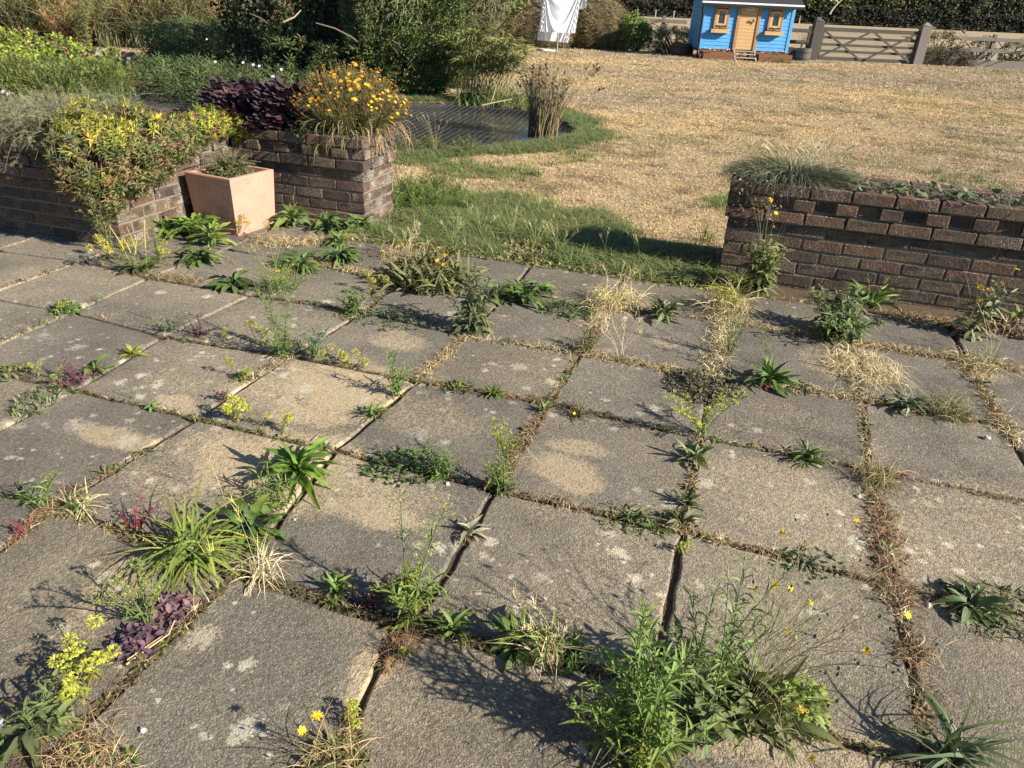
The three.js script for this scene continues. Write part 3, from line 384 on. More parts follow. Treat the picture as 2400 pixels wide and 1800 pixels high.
  ['weed', 1970, 790, 'large grey green weed clump with three yellow buttercups by the right wall', t => { upright(t, { stems: 20, h: .26, leaf: .08, lw: .85, type: 'tooth', lean: .75, dens: 95, spread: .12, col: [.1, .15, .06] }); upright(t, { stems: 9, h: .18, leaf: .05, lean: .6, spread: .14, col: [.08, .19, .025], type: 'tooth', dens: 160, yaw: .2 }); wiry(t, { n: 4, h: .14, heads: 3, size: .03, lean: 1, yaw: .3, fan: 1 }); rosette(t, { n: 20, len: .2, col: [.07, .12, .04], lift: [.05, .7] }); }],
  ['weed', 2040, 722, 'strap leaved green rosette at the wall foot behind the buttercups', t => { rosette(t, { n: 26, len: .28, type: 'lance', w: .55, col: [.09, .17, .03], lift: [.35, 1.3] }); grassHeads(t, { n: 2, h: .26, col: [.4, .42, .13] }); }],
  ['thistle', 2268, 785, 'tall spiny grey thistle with yellow flowers at the right end of the wall', t => { upright(t, { stems: 5, h: .3, leaf: .11, lw: .8, type: 'tooth', lean: .5, dens: 55, col: [.17, .2, .13] }); rosette(t, { n: 12, len: .15, type: 'tooth', col: [.11, .14, .08] }); wiry(t, { n: 7, h: .42, lean: .5, heads: 6, size: .028, stemCol: [.2, .2, .09] }); }],
  ['grass', 1703, 728, 'tall yellow straw column with green stems left of the right wall', t => { tuft(t, { n: 360, len: .17, w: .4, col: COL.pale, lift: [.2, 1.5], spread: .12 }); tuft(t, { n: 90, len: .22, w: .4, col: COL.lime, lift: [1, 1.5], spread: .07 }); wiry(t, { n: 5, h: .22, heads: 3, size: .02 }); }],
  ['fleabane', 1705, 835, 'thin grey green fleabane rising out of straw, right of centre', t => upright(t, { stems: 7, h: .3, leaf: .05, lw: .5, lean: .4, dens: 80, col: [.13, .17, .07] })],
  ['weed', 1645, 905, 'wide dark brown and green mat covering a slab corner', t => { mat(t, { rad: .17, n: 1300, col: [.1, .09, .035], leaf: .017, h: .055, k: .6 }); branchy(t, { n: 24, h: .08, col: [.13, .09, .05], leaf: .009, lean: 1.3 }); }],
  ['weed', 1800, 902, 'glossy dock rosette with a red leaf, right of the dark mat', t => { rosette(t, { n: 26, len: .19, type: 'lance', w: 1.3, col: [.06, .13, .025], lift: [.05, 1.3] }); rosette(t, { n: 2, len: .1, type: 'lance', w: 1.4, col: [.4, .03, .03], lift: [.1, .3], dir: -.6, fan: .5 }); }],
  ['fleabane', 1812, 880, 'feathery thin seedling rising behind the glossy dock rosette', t => upright(t, { stems: 2, h: .26, leaf: .03, lw: .4, lean: .4, dens: 60, top: 'feather', topCol: [.16, .2, .09], col: COL.grey })],
  ['weed', 1878, 912, 'small dark leafy weed with one yellow flower in the straw joint', t => { rosette(t, { n: 12, len: .08, col: COL.deep }); wiry(t, { n: 2, h: .06, heads: 1, size: .014 }); }],
  ['thistle', 2124, 958, 'small bluish spiky rosette in the right hand joint', t => rosette(t, { n: 22, len: .12, type: 'tooth', w: .7, col: [.12, .17, .11], lift: [.1, 1.1] })],
  ['grass', 2229, 970, 'rounded olive grass tuft right of the bluish rosette', t => { tuft(t, { n: 200, len: .13, w: .4, col: [.2, .2, .07], spread: .08 }); tuft(t, { n: 70, len: .12, w: .4, col: COL.straw, spread: .1 }); }],
  ['weed', 1638, 1015, 'feathery yellow green flowering weed over a long joint, right of centre', t => { upright(t, { stems: 9, h: .24, leaf: .04, lw: .5, lean: .8, dens: 80, top: 'feather', topCol: [.4, .45, .07], col: [.17, .23, .06] }); }],
  ['weed', 1625, 1080, 'silvery green rosette below the feathery yellow green weed', t => rosette(t, { n: 16, len: .12, type: 'spoon', w: .7, col: [.12, .17, .075], lift: [.15, 1.2] })],
  ['weed', 1890, 1080, 'bright green narrow leaved rosette alone in a right joint', t => rosette(t, { n: 34, len: .12, type: 'lance', w: .8, col: [.085, .155, .035], lift: [.05, 1.2] })],
  ['grass', 2052, 1128, 'olive grass tuft with dry tips at a right hand slab corner', t => { tuft(t, { n: 130, len: .11, w: .4, col: [.2, .19, .06], spread: .06 }); tuft(t, { n: 110, len: .11, w: .35, col: COL.straw, spread: .08 }); }],
  ['weed', 1607, 1180, 'dark sharp leaved tuft in the long joint, middle of three dark weeds', t => rosette(t, { n: 18, len: .09, type: 'lance', col: [.05, .085, .03], lift: [.2, 1.3] })],
  ['weed', 1598, 1225, 'dark low leaf tuft just below the sharp leaved tuft', t => { rosette(t, { n: 14, len: .09, type: 'spoon', w: .7, col: [.06, .09, .03], lift: [.2, 1.1] }); mat(t, { rad: .05, n: 90, col: COL.brown, leaf: .015 }); }],
  ['weed', 1590, 1290, 'tiny yellow green spurge sprout in the open dark joint', t => spurge(t, { n: 2, h: .06, head: .013, spread: .01 })],
  ['weed', 1480, 1222, 'low green and brown rosette in the cross joint at centre right', t => { rosette(t, { n: 18, len: .075, type: 'lance', w: .9, col: COL.deep, lift: [.1, 1] }); mat(t, { rad: .1, n: 160, col: COL.olive, leaf: .016, sx: 1.5 }); }],
  ['weed', 1530, 1236, 'small dark star shaped rosette left of the long joint', t => rosette(t, { n: 9, len: .08, type: 'lance', w: 1.1, col: COL.deep, lift: [.1, .9] })],
  ['grass', 2323, 838, 'pale barley grass stalks with bristly heads at right', t => grassHeads(t, { n: 5, h: .26, lean: .4, head: .09 })],
  ['grass', 2022, 868, 'big bleached straw heap where joints meet near the right wall', t => { tuft(t, { n: 420, len: .14, w: 1.2, col: COL.pale, lift: [.02, .9], spread: .17, type: 'straw' }); tuft(t, { n: 420, len: .1, w: .4, col: COL.pale, lift: [.05, 1], spread: .15 }); rosette(t, { n: 8, len: .1, type: 'lance', col: COL.deep }); }],
  ['weed', 2378, 772, 'brown leafy weed cut by the right edge at the wall foot', t => { mat(t, { rad: .16, n: 420, col: [.16, .1, .05], leaf: .03, h: .1 }); rosette(t, { n: 8, len: .1, type: 'spoon', col: COL.green, at: V3(0, .08, 0) }); }],
  ['grass', 2297, 858, 'green and straw coloured tuft in the joint below the tall thistle', t => { tuft(t, { n: 90, len: .11, w: .45, col: [.12, .17, .05], spread: .07 }); tuft(t, { n: 160, len: .13, w: .35, col: COL.pale, spread: .12, lift: [.05, .9] }); }],
  ['weed', 313, 1242, 'dark red sprig standing on a tan slab edge at left', t => branchy(t, { n: 7, h: .12, col: [.2, .03, .045], leaf: .016, dens: 110, lean: .6 })],
  ['weed', 45, 1257, 'small red sprig by the left edge in rusty straw', t => branchy(t, { n: 5, h: .08, col: [.24, .04, .05], leaf: .014, dens: 110 })],
  ['grass', 452, 1312, 'big arching clump of broad green grass, left foreground', t => { blades(new MB(), { n: 190, len: .2, w: 1, col: [.14, .21, .045], spread: .05, lift: [.1, 1.35] }).build('blades', leafMat, t); blades(new MB(), { n: 60, len: .16, w: .7, col: [.3, .33, .09], spread: .05, lift: [.3, 1.3] }).build('blades', leafMat, t); }],
  ['dandelion', 588, 1258, 'dark green jagged rosette behind the big arching grass clump', t => rosette(t, { n: 30, len: .17, type: 'tooth', w: .8, col: [.065, .125, .03], lift: [.05, 1.1] })],
  ['grass', 612, 1338, 'bleached white grass tuft with roots lying on a slab', t => { tuft(t, { n: 110, len: .11, w: .5, col: [.68, .6, .38], lift: [.1, 1.3], spread: .03 }); grassHeads(t, { n: 3, h: .24, lean: .5, col: [.35, .38, .14] }); const b = new MB(); for (let k = 0; k < 6; k++) b.tube(stemPath(V3(0, .012, 0), rr(-.3, .3), .11, 1.5, .1, 4).map(p => p.add(V3(rr(-.008, .008), 0, 0))), .0022, .001, [.5, .42, .28]); b.build('root', stemMat, t); }],
  ['fleabane', 350, 1462, 'green fleabane with thin seed stalks among purple seedlings', t => { upright(t, { stems: 5, h: .13, leaf: .04, lw: .7, lean: .5, col: [.12, .2, .06] }); upright(t, { stems: 4, h: .24, leaf: .02, lw: .5, lean: .4, dens: 30, top: 'feather', topCol: [.25, .3, .1] }); }],
  ['weed', 392, 1435, 'mauve seedlings just behind the fleabane with seed stalks', t => mat(t, { rad: .06, n: 230, col: [.19, .1, .12], leaf: .022, h: .06, k: .35 })],
  ['weed', 318, 1512, 'purple brown seedlings in front of the fleabane with seed stalks', t => { mat(t, { rad: .06, n: 230, col: [.14, .075, .1], leaf: .022, h: .05, k: .4 }); rosette(t, { n: 5, len: .04, type: 'spoon', col: [.2, .18, .2], lift: [.1, .6], at: V3(-.05, .01, .04) }); }],
  ['weed', 215, 1605, 'large bright yellow green spurge in the left foreground', t => { spurge(t, { n: 12, h: .13, spread: .05, col: [.5, .52, .06], head: .019 }); rosette(t, { n: 5, len: .06, type: 'oval', col: [.16, .26, .03], lift: [0, .6], at: V3(-.03, .02, .04) }); }],
  ['weed', 82, 1722, 'broad grey green leafy weed in the lower left corner', t => { rosette(t, { n: 24, len: .12, type: 'spoon', w: .8, col: [.1, .14, .085], lift: [.05, 1] }); upright(t, { stems: 7, h: .15, leaf: .07, lw: .9, lean: .9, col: [.12, .17, .07] }); }],
  ['viola', 22, 1768, 'pale violet flower at the lower left corner of the patio', t => { upright(t, { stems: 2, h: .06, leaf: .03, col: COL.green, type: 'oval' }); for (let k = 0; k < 5; k++) { const m = mesh('petal', LEAF.heart[0], leafTint(k < 2 ? [.3, .2, .42] : [.8, .74, .85]), t); m.position.set(0, .09, 0); m.rotation.set(-.9, k / 5 * TAU, 0, 'YXZ'); m.scale.setScalar(.022); } }],
  ['grass', 195, 1768, 'rusty dry grass along the bottom edge at left', t => tuft(t, { n: 160, len: .08, w: .4, col: [.42, .29, .14], spread: .08, lift: [.05, 1.2] })],
  ['weed', 790, 1385, 'small pointed green rosette in a foreground joint', t => rosette(t, { n: 16, len: .085, type: 'lance', w: 1.1, col: [.085, .16, .03], lift: [.1, 1.2] })],
  ['weed', 785, 1790, 'dry grass and yellow flowered weed cut by the bottom edge', t => { tuft(t, { n: 120, len: .1, w: .4, col: COL.straw, spread: .05 }); mat(t, { rad: .07, n: 140, col: COL.olive, leaf: .025, h: .05 }); wiry(t, { n: 5, h: .16, heads: 2, size: .02, yaw: -1.3, fan: 1 }); }],
  ['fleabane', 960, 1440, 'sprawling fleabane with tall feathery tops, left of the front weeds', t => { upright(t, { stems: 13, h: .15, leaf: .065, lw: .75, lean: 1.05, col: [.12, .19, .035], dens: 120 }); upright(t, { stems: 2, h: .2, leaf: .04, lw: .5, lean: .3, dens: 90, top: 'feather', col: [.15, .23, .06] }); upright(t, { stems: 1, h: .42, leaf: .05, lw: .5, lean: .75, dens: 70, yaw: 1.75, top: 'feather', topCol: [.33, .38, .14], col: [.12, .19, .05] }); upright(t, { stems: 1, h: .36, leaf: .025, lw: .4, lean: .2, dens: 45, yaw: 3.4, top: 'feather', topCol: [.25, .3, .14], col: [.12, .17, .07] }); }],
  ['weed', 1062, 1478, 'star shaped green rosette right of the sprawling fleabane', t => rosette(t, { n: 22, len: .1, type: 'lance', w: .8, col: [.09, .16, .04], lift: [.1, 1.2] })],
  ['weed', 873, 1412, 'dark red brown sprigs left of the sprawling fleabane', t => branchy(t, { n: 16, h: .09, col: [.11, .04, .03], leaf: .013, lean: 1.2 })],
  ['weed', 945, 1525, 'dead reddish brown tuft hanging in the joint, foreground', t => { tuft(t, { n: 130, len: .08, w: .3, col: [.3, .17, .08], spread: .04, lift: [-.1, 1.3] }); spurge(t, { n: 1, h: .05, head: .01 }); }],
  ['grass', 1278, 1535, 'pale dead grass tuft between two dark green rosettes', t => { tuft(t, { n: 130, len: .11, w: .5, col: [.58, .5, .28], lift: [.5, 1.5], spread: .04 }); grassHeads(t, { n: 4, h: .18, lean: .5 }); tuft(t, { n: 25, len: .16, w: .8, col: [.2, .26, .07], lift: [1, 1.5], spread: .03 }); }],
  ['weed', 1208, 1515, 'dark green rosette left of the pale dead grass tuft', t => { rosette(t, { n: 24, len: .13, type: 'spoon', w: .7, col: [.06, .12, .02], lift: [.1, 1.3] }); }],
  ['weed', 1342, 1540, 'fine leaved green rosette right of the pale dead grass tuft', t => { rosette(t, { n: 36, len: .1, type: 'lance', w: .8, col: [.08, .16, .03], lift: [.1, 1.4] }); }],
  ['fleabane', 1490, 1765, 'tall bushy fleabane with many leafy stems, front centre', t => { upright(t, { stems: 3, h: .52, leaf: .07, lw: .6, lean: .16, dens: 170, spread: .05, col: [.12, .22, .05] }); upright(t, { stems: 6, h: .4, leaf: .07, lw: .6, lean: .5, dens: 140, spread: .08, col: [.13, .23, .05] }); upright(t, { stems: 5, h: .27, leaf: .065, lw: .6, lean: .85, dens: 170, yaw: -1.4, spread: .05, col: [.15, .25, .055] }); upright(t, { stems: 9, h: .16, leaf: .075, lw: .8, lean: .9, spread: .07, col: [.17, .22, .045] }); tuft(t, { n: 70, len: .17, w: .5, col: COL.olive, spread: .07 }); }],
  ['fleabane', 1640, 1690, 'leafy fleabane behind the tall front fleabane, among hawkweed', t => { upright(t, { stems: 9, h: .42, leaf: .055, lw: .5, lean: .35, dens: 130, spread: .07, col: [.13, .21, .06] }); upright(t, { stems: 8, h: .2, leaf: .07, lw: 1, type: 'spoon', lean: .8, spread: .08, col: [.11, .16, .08] }); }],
  ['hawkweed', 1745, 1665, 'airy hawkweed with many thin stems and small yellow flowers', t => { wiry(t, { n: 36, h: .52, lean: .85, heads: 14, size: .017, stemCol: [.3, .27, .13], yaw: 1.5, fan: 3.6, buds: 3 }); rosette(t, { n: 18, len: .14, type: 'spoon', w: .8, col: [.11, .15, .08], lift: [.1, 1.1] }); blades(new MB(), { n: 90, len: .15, w: .9, col: [.12, .16, .05], spread: .09, type: 'lance' }).build('foliage', leafMat, t); }],
  ['weed', 1862, 1690, 'bright lobed leaves at the right foot of the hawkweed', t => { upright(t, { stems: 8, h: .11, leaf: .055, type: 'tooth', lw: 1.2, lean: .8, col: [.15, .24, .04], dens: 120 }); rosette(t, { n: 6, len: .08, type: 'heart', w: .7, col: [.3, .33, .05], lift: [0, .8] }); }],
  ['weed', 1918, 1712, 'tiny bluish sprout in the bottom joint right of the lobed leaves', t => rosette(t, { n: 6, len: .05, type: 'spoon', col: [.1, .14, .1], lift: [.6, 1.4] })],
  ['weed', 2225, 1800, 'blue green long leaved weed cut by the bottom edge at right', t => { rosette(t, { n: 26, len: .22, type: 'strap', w: 1.6, col: [.085, .14, .085], lift: [.2, 1.3] }); }],
  ['weed', 2268, 1420, 'dark green rosette in the right joint beside a pinkish pebble', t => { rosette(t, { n: 24, len: .12, type: 'spoon', w: .7, col: [.055, .1, .035], lift: [.05, 1] }); }],
  ['weed', 2355, 1440, 'mossy green creeping weed running out at the right edge', t => { mat(t, { rad: .12, n: 420, col: [.09, .12, .03], leaf: .028, h: .04, sx: 1.3, type: 'lance' }); }],
  ['weed', 1888, 1322, 'bluish small leaved weed creeping in a right foreground joint', t => { rosette(t, { n: 18, len: .07, type: 'spoon', w: .8, col: [.11, .15, .11], lift: [.05, .9] }); mat(t, { rad: .08, n: 120, col: COL.grey, leaf: .02, sx: 1.5 }); }],
  ['weed', 1100, 1250, 'silvery withered leaves standing in the joint at centre', t => rosette(t, { n: 14, len: .09, type: 'lance', w: 1.2, col: [.3, .3, .22], lift: [.2, 1.3] })],
  ['weed', 830, 1695, 'tiny pale yellow spurge in the joint by the bottom edge', t => spurge(t, { n: 4, h: .07, head: .012, spread: .02 })],
  ['weed', 272, 618, 'yellow spurge bush at the foot of the left wall corner', t => spurge(t, { n: 10, h: .17, spread: .09, col: [.5, .45, .06], head: .03 })],
  ['plantain', 330, 634, 'dark plantain with upright seed spikes by the left wall', t => { rosette(t, { n: 22, len: .17, type: 'oval', w: .7, col: [.05, .09, .025], lift: [0, .8] }); for (let k = 0; k < 5; k++) { const p = stemPath(V3(rr(-.05, .05), 0, rr(-.03, .03)), R() * TAU, rr(.2, .32), .2, .3, 5), b = new MB(); b.tube(p, .0015, .0015, [.25, .24, .08], 3); b.tube([along(p, .5), along(p, .75), p[5]], .005, .003, [.33, .3, .09], 5); b.build('seed_spike', stemMat, t); } }],
  ['fleabane', 262, 588, 'tall thin pale fleabane at the left wall corner', t => upright(t, { stems: 7, h: .38, leaf: .035, lw: .5, lean: .4, dens: 70, top: 'feather', topCol: [.28, .32, .14], col: [.2, .24, .1] })],
  ['fleabane', 372, 615, 'slender fleabane with yellow foot beside the plantain', t => { upright(t, { stems: 7, h: .32, leaf: .05, lw: .5, lean: .5, dens: 70, col: [.16, .22, .07] }); spurge(t, { n: 6, h: .13, spread: .1 }); }],
  ['dandelion', 432, 552, 'big bright green dandelion clump left of the pink pot', t => { for (let k = 0; k < 4; k++) rosette(t, { n: 15, len: .21, type: 'tooth', w: 1, col: [.1, .2, .04], lift: [.15, 1.3], at: V3(rr(-.12, .12), .02, rr(-.06, .06)) }); }],
  ['dandelion', 498, 575, 'long leaved dandelion in front of the pink pot', t => { rosette(t, { n: 26, len: .23, type: 'tooth', w: .75, col: [.11, .19, .05], lift: [.2, 1.35] }); }],
  ['dandelion', 470, 612, 'low dark dandelion on the slab in front of the pot', t => rosette(t, { n: 26, len: .2, type: 'tooth', w: .8, col: [.07, .13, .035], lift: [.05, .9] })],
  ['dandelion', 690, 528, 'upright dandelion right of the pot, nearest the pot', t => { rosette(t, { n: 24, len: .24, type: 'tooth', w: .8, col: [.085, .16, .045], lift: [.3, 1.4] }); grassHeads(t, { n: 1, h: .28, col: [.36, .33, .1], lean: .1 }); }],
  ['dandelion', 765, 538, 'leafy dandelion against the pillar foot, second right of the pot', t => { for (let k = 0; k < 2; k++) rosette(t, { n: 18, len: .2, type: 'tooth', w: .9, col: [.07, .14, .045], lift: [.1, 1.2], at: V3(k * .12, .01, 0) }); }],
  ['dandelion', 845, 542, 'curly dandelion at the pale corner of the brick pillar', t => { rosette(t, { n: 30, len: .2, type: 'tooth', w: 1, col: [.07, .15, .045], lift: [.1, 1.2] }); spurge(t, { n: 2, h: .1 }); }],
  ['dandelion', 800, 612, 'flat green rosette on the patio in front of the brick pillar', t => rosette(t, { n: 34, len: .19, type: 'tooth', w: .85, col: [.07, .145, .04], lift: [.05, 1] })],
  ['dandelion', 795, 575, 'small rosette between the pillar and the flat green rosette', t => rosette(t, { n: 20, len: .15, type: 'tooth', w: .9, col: [.085, .15, .045], lift: [.1, 1.1] })],
  ['weed', 557, 555, 'yellow spurge against the front corner of the pink pot', t => spurge(t, { n: 4, h: .2, spread: .05, head: .022 })],
  ['weed', 620, 568, 'yellow green spurge on the slab right of the pot corner', t => { spurge(t, { n: 4, h: .15, spread: .06, head: .02 }); tuft(t, { n: 50, len: .12, col: COL.straw, spread: .1, w: .4, lift: [0, .8] }); }],
  ['weed', 650, 680, 'fluffy bright green clump with a yellow flower, left of centre', t => { upright(t, { stems: 26, h: .2, leaf: .03, lw: .6, lean: .7, dens: 170, spread: .1, col: [.17, .28, .05] }); wiry(t, { n: 5, h: .26, heads: 3, size: .026 }); grassHeads(t, { n: 9, h: .34, lean: .45, col: [.3, .3, .13] }); }],
  ['weed', 548, 672, 'dark leafy rosette left of the fluffy green clump', t => rosette(t, { n: 26, len: .17, type: 'spoon', w: .9, col: [.045, .085, .02], lift: [.05, .9] })],
  ['dandelion', 706, 628, 'dark dandelion rosette behind the fluffy green clump', t => rosette(t, { n: 26, len: .19, type: 'tooth', w: .9, col: [.055, .11, .03], lift: [.1, 1.1] })],
  ['vine', 407, 528, 'thin leafy climber growing up the sunlit brick return', t => { upright(t, { stems: 3, h: .55, leaf: .055, lw: .6, lean: .16, dens: 90, col: [.12, .18, .05], yaw: 2.4 }); upright(t, { stems: 4, h: .3, leaf: .05, lean: .3, dens: 60, col: [.2, .19, .07] }); }],
  ['grass', 960, 605, 'straw and seed heads on the patio edge by the lawn', t => { tuft(t, { n: 160, len: .16, w: .4, col: COL.straw, spread: .2 }); grassHeads(t, { n: 9, h: .25 }); wiry(t, { n: 5, h: .16, heads: 4, size: .022 }); }],
];
const W_KIND = { weed: 'weed', fleabane: 'weed', grass: 'grass tuft', dandelion: 'weed', thistle: 'thistle', plantain: 'weed', viola: 'flower', hawkweed: 'weed', vine: 'climber' };
const W_NAME = { grass: 'grass_tuft' };
for (const [n, x, y, label, build] of W) weed(W_NAME[n] || n, x, y, label, W_KIND[n], build);

// straw, moss and small litter that fill the joints: [x0, y0, x1, y1, half width in metres, per metre, colour]
const J = [
  [0, 868, 177, 915, .02, 260, 'brown'], [177, 915, 457, 981, .014, 260, 'brown'], [457, 981, 785, 1057, .012, 160, 'brown'], [100, 1190, 560, 1338, .022, 330, 'straw'], [0, 1165, 110, 1188, .02, 200, 'olive'], [0, 1300, 137, 1171, .03, 700, 'rust'], [137, 1171, 271, 1099, .02, 420, 'rust'], [271, 1099, 362, 1045, .012, 160, 'straw'],
  [383, 789, 680, 835, .015, 180, 'brown'], [579, 893, 680, 835, .03, 420, 'pale'], [680, 835, 977, 893, .016, 200, 'brown'], [977, 893, 1089, 790, .035, 620, 'straw'], [1089, 790, 1361, 829, .035, 520, 'pale'], [1361, 829, 1668, 884, .04, 620, 'straw'], [1397, 774, 1415, 700, .06, 900, 'pale'], [1361, 829, 1397, 774, .045, 600, 'rust'], [977, 893, 1285, 946, .022, 420, 'rust'], [1285, 946, 1350, 840, .014, 240, 'straw'], [1285, 946, 1160, 1148, .03, 620, 'rust'], [1285, 946, 1640, 1025, .025, 420, 'brown'],
  [785, 1057, 1160, 1148, .014, 220, 'brown'], [1160, 1148, 1600, 1245, .018, 300, 'rust'], [1600, 1245, 2094, 1375, .022, 360, 'rust'], [2094, 1375, 2400, 1443, .03, 420, 'brown'], [1640, 1025, 2037, 1100, .012, 220, 'straw'], [2037, 1100, 2400, 1182, .008, 100, 'straw'], [1640, 1025, 1600, 1245, .02, 300, 'straw'], [1668, 884, 1705, 700, .07, 900, 'pale'], [1668, 884, 2020, 935, .04, 720, 'pale'], [2020, 935, 2353, 997, .035, 560, 'straw'], [2020, 935, 2037, 1100, .02, 260, 'straw'], [2037, 1100, 2060, 1180, .035, 600, 'straw'], [2060, 1180, 2094, 1375, .045, 1100, 'rust'], [2094, 1375, 2178, 1640, .06, 1300, 'rust'], [2150, 1610, 2178, 1797, .022, 500, 'rust'], [1976, 801, 2020, 935, .07, 900, 'pale'], [1976, 801, 2263, 844, .045, 720, 'straw'], [2263, 844, 2400, 870, .05, 700, 'straw'], [1697, 752, 1976, 801, .04, 600, 'straw'], [1180, 700, 1697, 752, .03, 360, 'brown'],
  [2263, 844, 2353, 997, .05, 800, 'straw'], [2353, 997, 2400, 1060, .05, 800, 'pale'], [935, 1465, 1530, 1604, .022, 420, 'brown'], [565, 1336, 935, 1465, .01, 220, 'olive'], [1530, 1604, 2178, 1797, .014, 240, 'brown'], [560, 1345, 163, 1725, .022, 460, 'brown'], [163, 1725, 300, 1800, .03, 500, 'straw'], [565, 1336, 640, 1205, .02, 300, 'brown'], [932, 1469, 900, 1580, .025, 460, 'rust'], [847, 1681, 800, 1797, .03, 460, 'straw'], [1082, 1276, 1115, 1214, .016, 260, 'straw'],
  [925, 664, 1180, 700, .05, 420, 'olive'], [852, 731, 925, 664, .03, 300, 'brown'], [586, 692, 852, 731, .025, 360, 'brown'], [348, 651, 586, 692, .025, 300, 'brown'], [586, 692, 735, 613, .02, 200, 'straw'], [620, 575, 860, 560, .1, 800, 'straw'], [300, 640, 480, 660, .05, 500, 'rust'], [735, 613, 925, 664, .05, 420, 'straw'], [290, 590, 480, 535, .06, 420, 'brown'], [1740, 690, 2080, 735, .03, 420, 'rust'], [2080, 740, 2390, 780, .07, 900, 'rust'], [860, 535, 990, 590, .06, 500, 'olive'], [0, 674, 192, 612, .012, 160, 'straw'], [0, 802, 168, 732, .01, 100, 'pale'],
];
{
  R = rng(4242); const CJ = { straw: COL.straw, pale: COL.pale, rust: [.29, .18, .095], brown: [.15, .095, .05], olive: [.13, .13, .045] }, strawList = [], mossList = [];
  for (const [x0, y0, x1, y1, w, n, c] of J) { const a = G(x0, y0), b = G(x1, y1), L = a.distanceTo(b), nx = -(b.z - a.z) / L, nz = (b.x - a.x) / L, N = Math.round(L * n * 2.1), ph = R() * 50;
    for (let k = 0; k < N; k++) { const t = R(), lump = vn(t * L * 9 + ph, 3.3); if (lump < .3 && R() < .75) continue; const s = (R() + R() + R() - 1.5) * .95 * w * (.5 + lump); const p = V3(a.x + (b.x - a.x) * t + nx * s, -.006 + .012 * R() * (w / .05 + .3), a.z + (b.z - a.z) * t + nz * s);
      const l = rr(.014, .055) * (c === 'brown' || c === 'olive' ? .8 : 1.15) * (.65 + w * 6); strawList.push([mat4(p, R() * TAU, rr(-.1, 1.15) * (R() < .5 ? .5 : 1), rr(-1, 1), l * rr(.8, 2.2), l, l), vary(R() < .14 ? COL.pale : CJ[c], .4)]);
      if (R() < .4) { const q = rr(.008, .02); mossList.push([mat4(p.clone().setY(p.y), R() * TAU, rr(0, .9), 0, q), vary(c === 'pale' || c === 'straw' || c === 'rust' ? [.2, .13, .06] : R() < .5 ? [.09, .1, .03] : [.13, .08, .04], .5)]); } } }
  const sprout = [whorl(9, 1, .8, [.1, 1.2]), whorl(12, 1, .7, [.4, 1.5], 'strap'), whorl(8, 1, .8, [.05, 1], 'spoon')], sl = [[], [], []];
  for (const [x0, y0, x1, y1, w, n, c] of J) { const a = G(x0, y0), b = G(x1, y1), L = a.distanceTo(b), N = Math.round(L * (c === 'pale' ? 14 : 22)); for (let k = 0; k < N; k++) { const t = R(), v = Math.floor(R() * 3); sl[v].push([mat4(V3(a.x + (b.x - a.x) * t + rr(-.5, .5) * w, -.006, a.z + (b.z - a.z) * t + rr(-.5, .5) * w), R() * TAU, rr(-.3, .3), 0, rr(.012, .045)), vary(v === 1 && R() < .6 ? COL.pale : pick([COL.mid, COL.deep, COL.olive, [.2, .2, .06], [.16, .09, .05]]), .35)]); } }
  sl.forEach((l, v) => tag(instanced('joint_sprouts', sprout[v], cluMat, l), ['tiny narrow leaved seedlings scattered along the patio joints', 'small wispy grass sprouts scattered along the patio joints', 'tiny round leaved seedlings scattered along the patio joints'][v], 'seedlings'));
  const st = instanced('joint_straw', LEAF.straw[0], dryMat, strawList); tag(st, 'dry straw and dead grass lying in the joints of the patio', 'dry grass');
  const ms = instanced('joint_moss', LEAF.oval[1], copyMat, mossList); tag(ms, 'tiny brown and green leaves filling the patio joints', 'moss');
}
// pebbles on the slabs
function rockGeo(seed, det = 1, rough = .35) { const q = rng(seed), g = new THREE.IcosahedronGeometry(1, det), p = g.attributes.position, h = {}; for (let k = 0; k < p.count; k++) { const key = [p.getX(k), p.getY(k), p.getZ(k)].map(v => v.toFixed(3)).join(); const f = h[key] ??= 1 + (q() - .5) * 2 * rough; p.setXYZ(k, p.getX(k) * f, p.getY(k) * f, p.getZ(k) * f); } g.computeVertexNormals(); return g; }
for (const [x, y, s, c, label] of [[2312, 1028, .017, [.45, .43, .4], 'white pebble on a dark slab near the right edge'], [2012, 1165, .013, [.45, .43, .4], 'small white pebble beside the rusty joint on the right'], [691, 1219, .008, [.45, .43, .4], 'tiny white pebble right of the dark jagged rosette'], [2269, 1440, .016, [.4, .26, .18], 'pinkish pebble in front of the dark green rosette'], [2175, 1421, .012, [.6, .55, .48], 'flat white pebble left of the dark green rosette on the right'], [1048, 1136, .012, [.6, .55, .45], 'pale stone chip under the two stemmed fleabane'], [335, 1713, .01, [.5, .48, .44], 'white chip on the lower left slab']]) { const m = mesh('pebble', rockGeo(x), std(...c), null); m.position.copy(G(x, y)).setY(s * .25); m.scale.set(s * .75, s * .5, s * .62); m.rotation.y = x; tag(m, label, 'pebble'); }
{ const t = thing('dead_stalk', 'long dry stalk lying along the left foreground joint', 'stalk', V3(0, 0, 0)); const b = new MB(); b.tube([G(297, 1563), G(350, 1527), G(398, 1497), G(412, 1468)].map((p, k) => p.setY(.008 + k * .004)), .003, .002, [.45, .33, .17], 5); b.build('stalk', stemMat, t); const b2 = new MB(); b2.tube([G(300, 1555), G(380, 1500), G(400, 1494)].map(p => p.setY(.012)), .002, .0015, [.5, .38, .2], 5); b2.build('stalk', stemMat, t); }

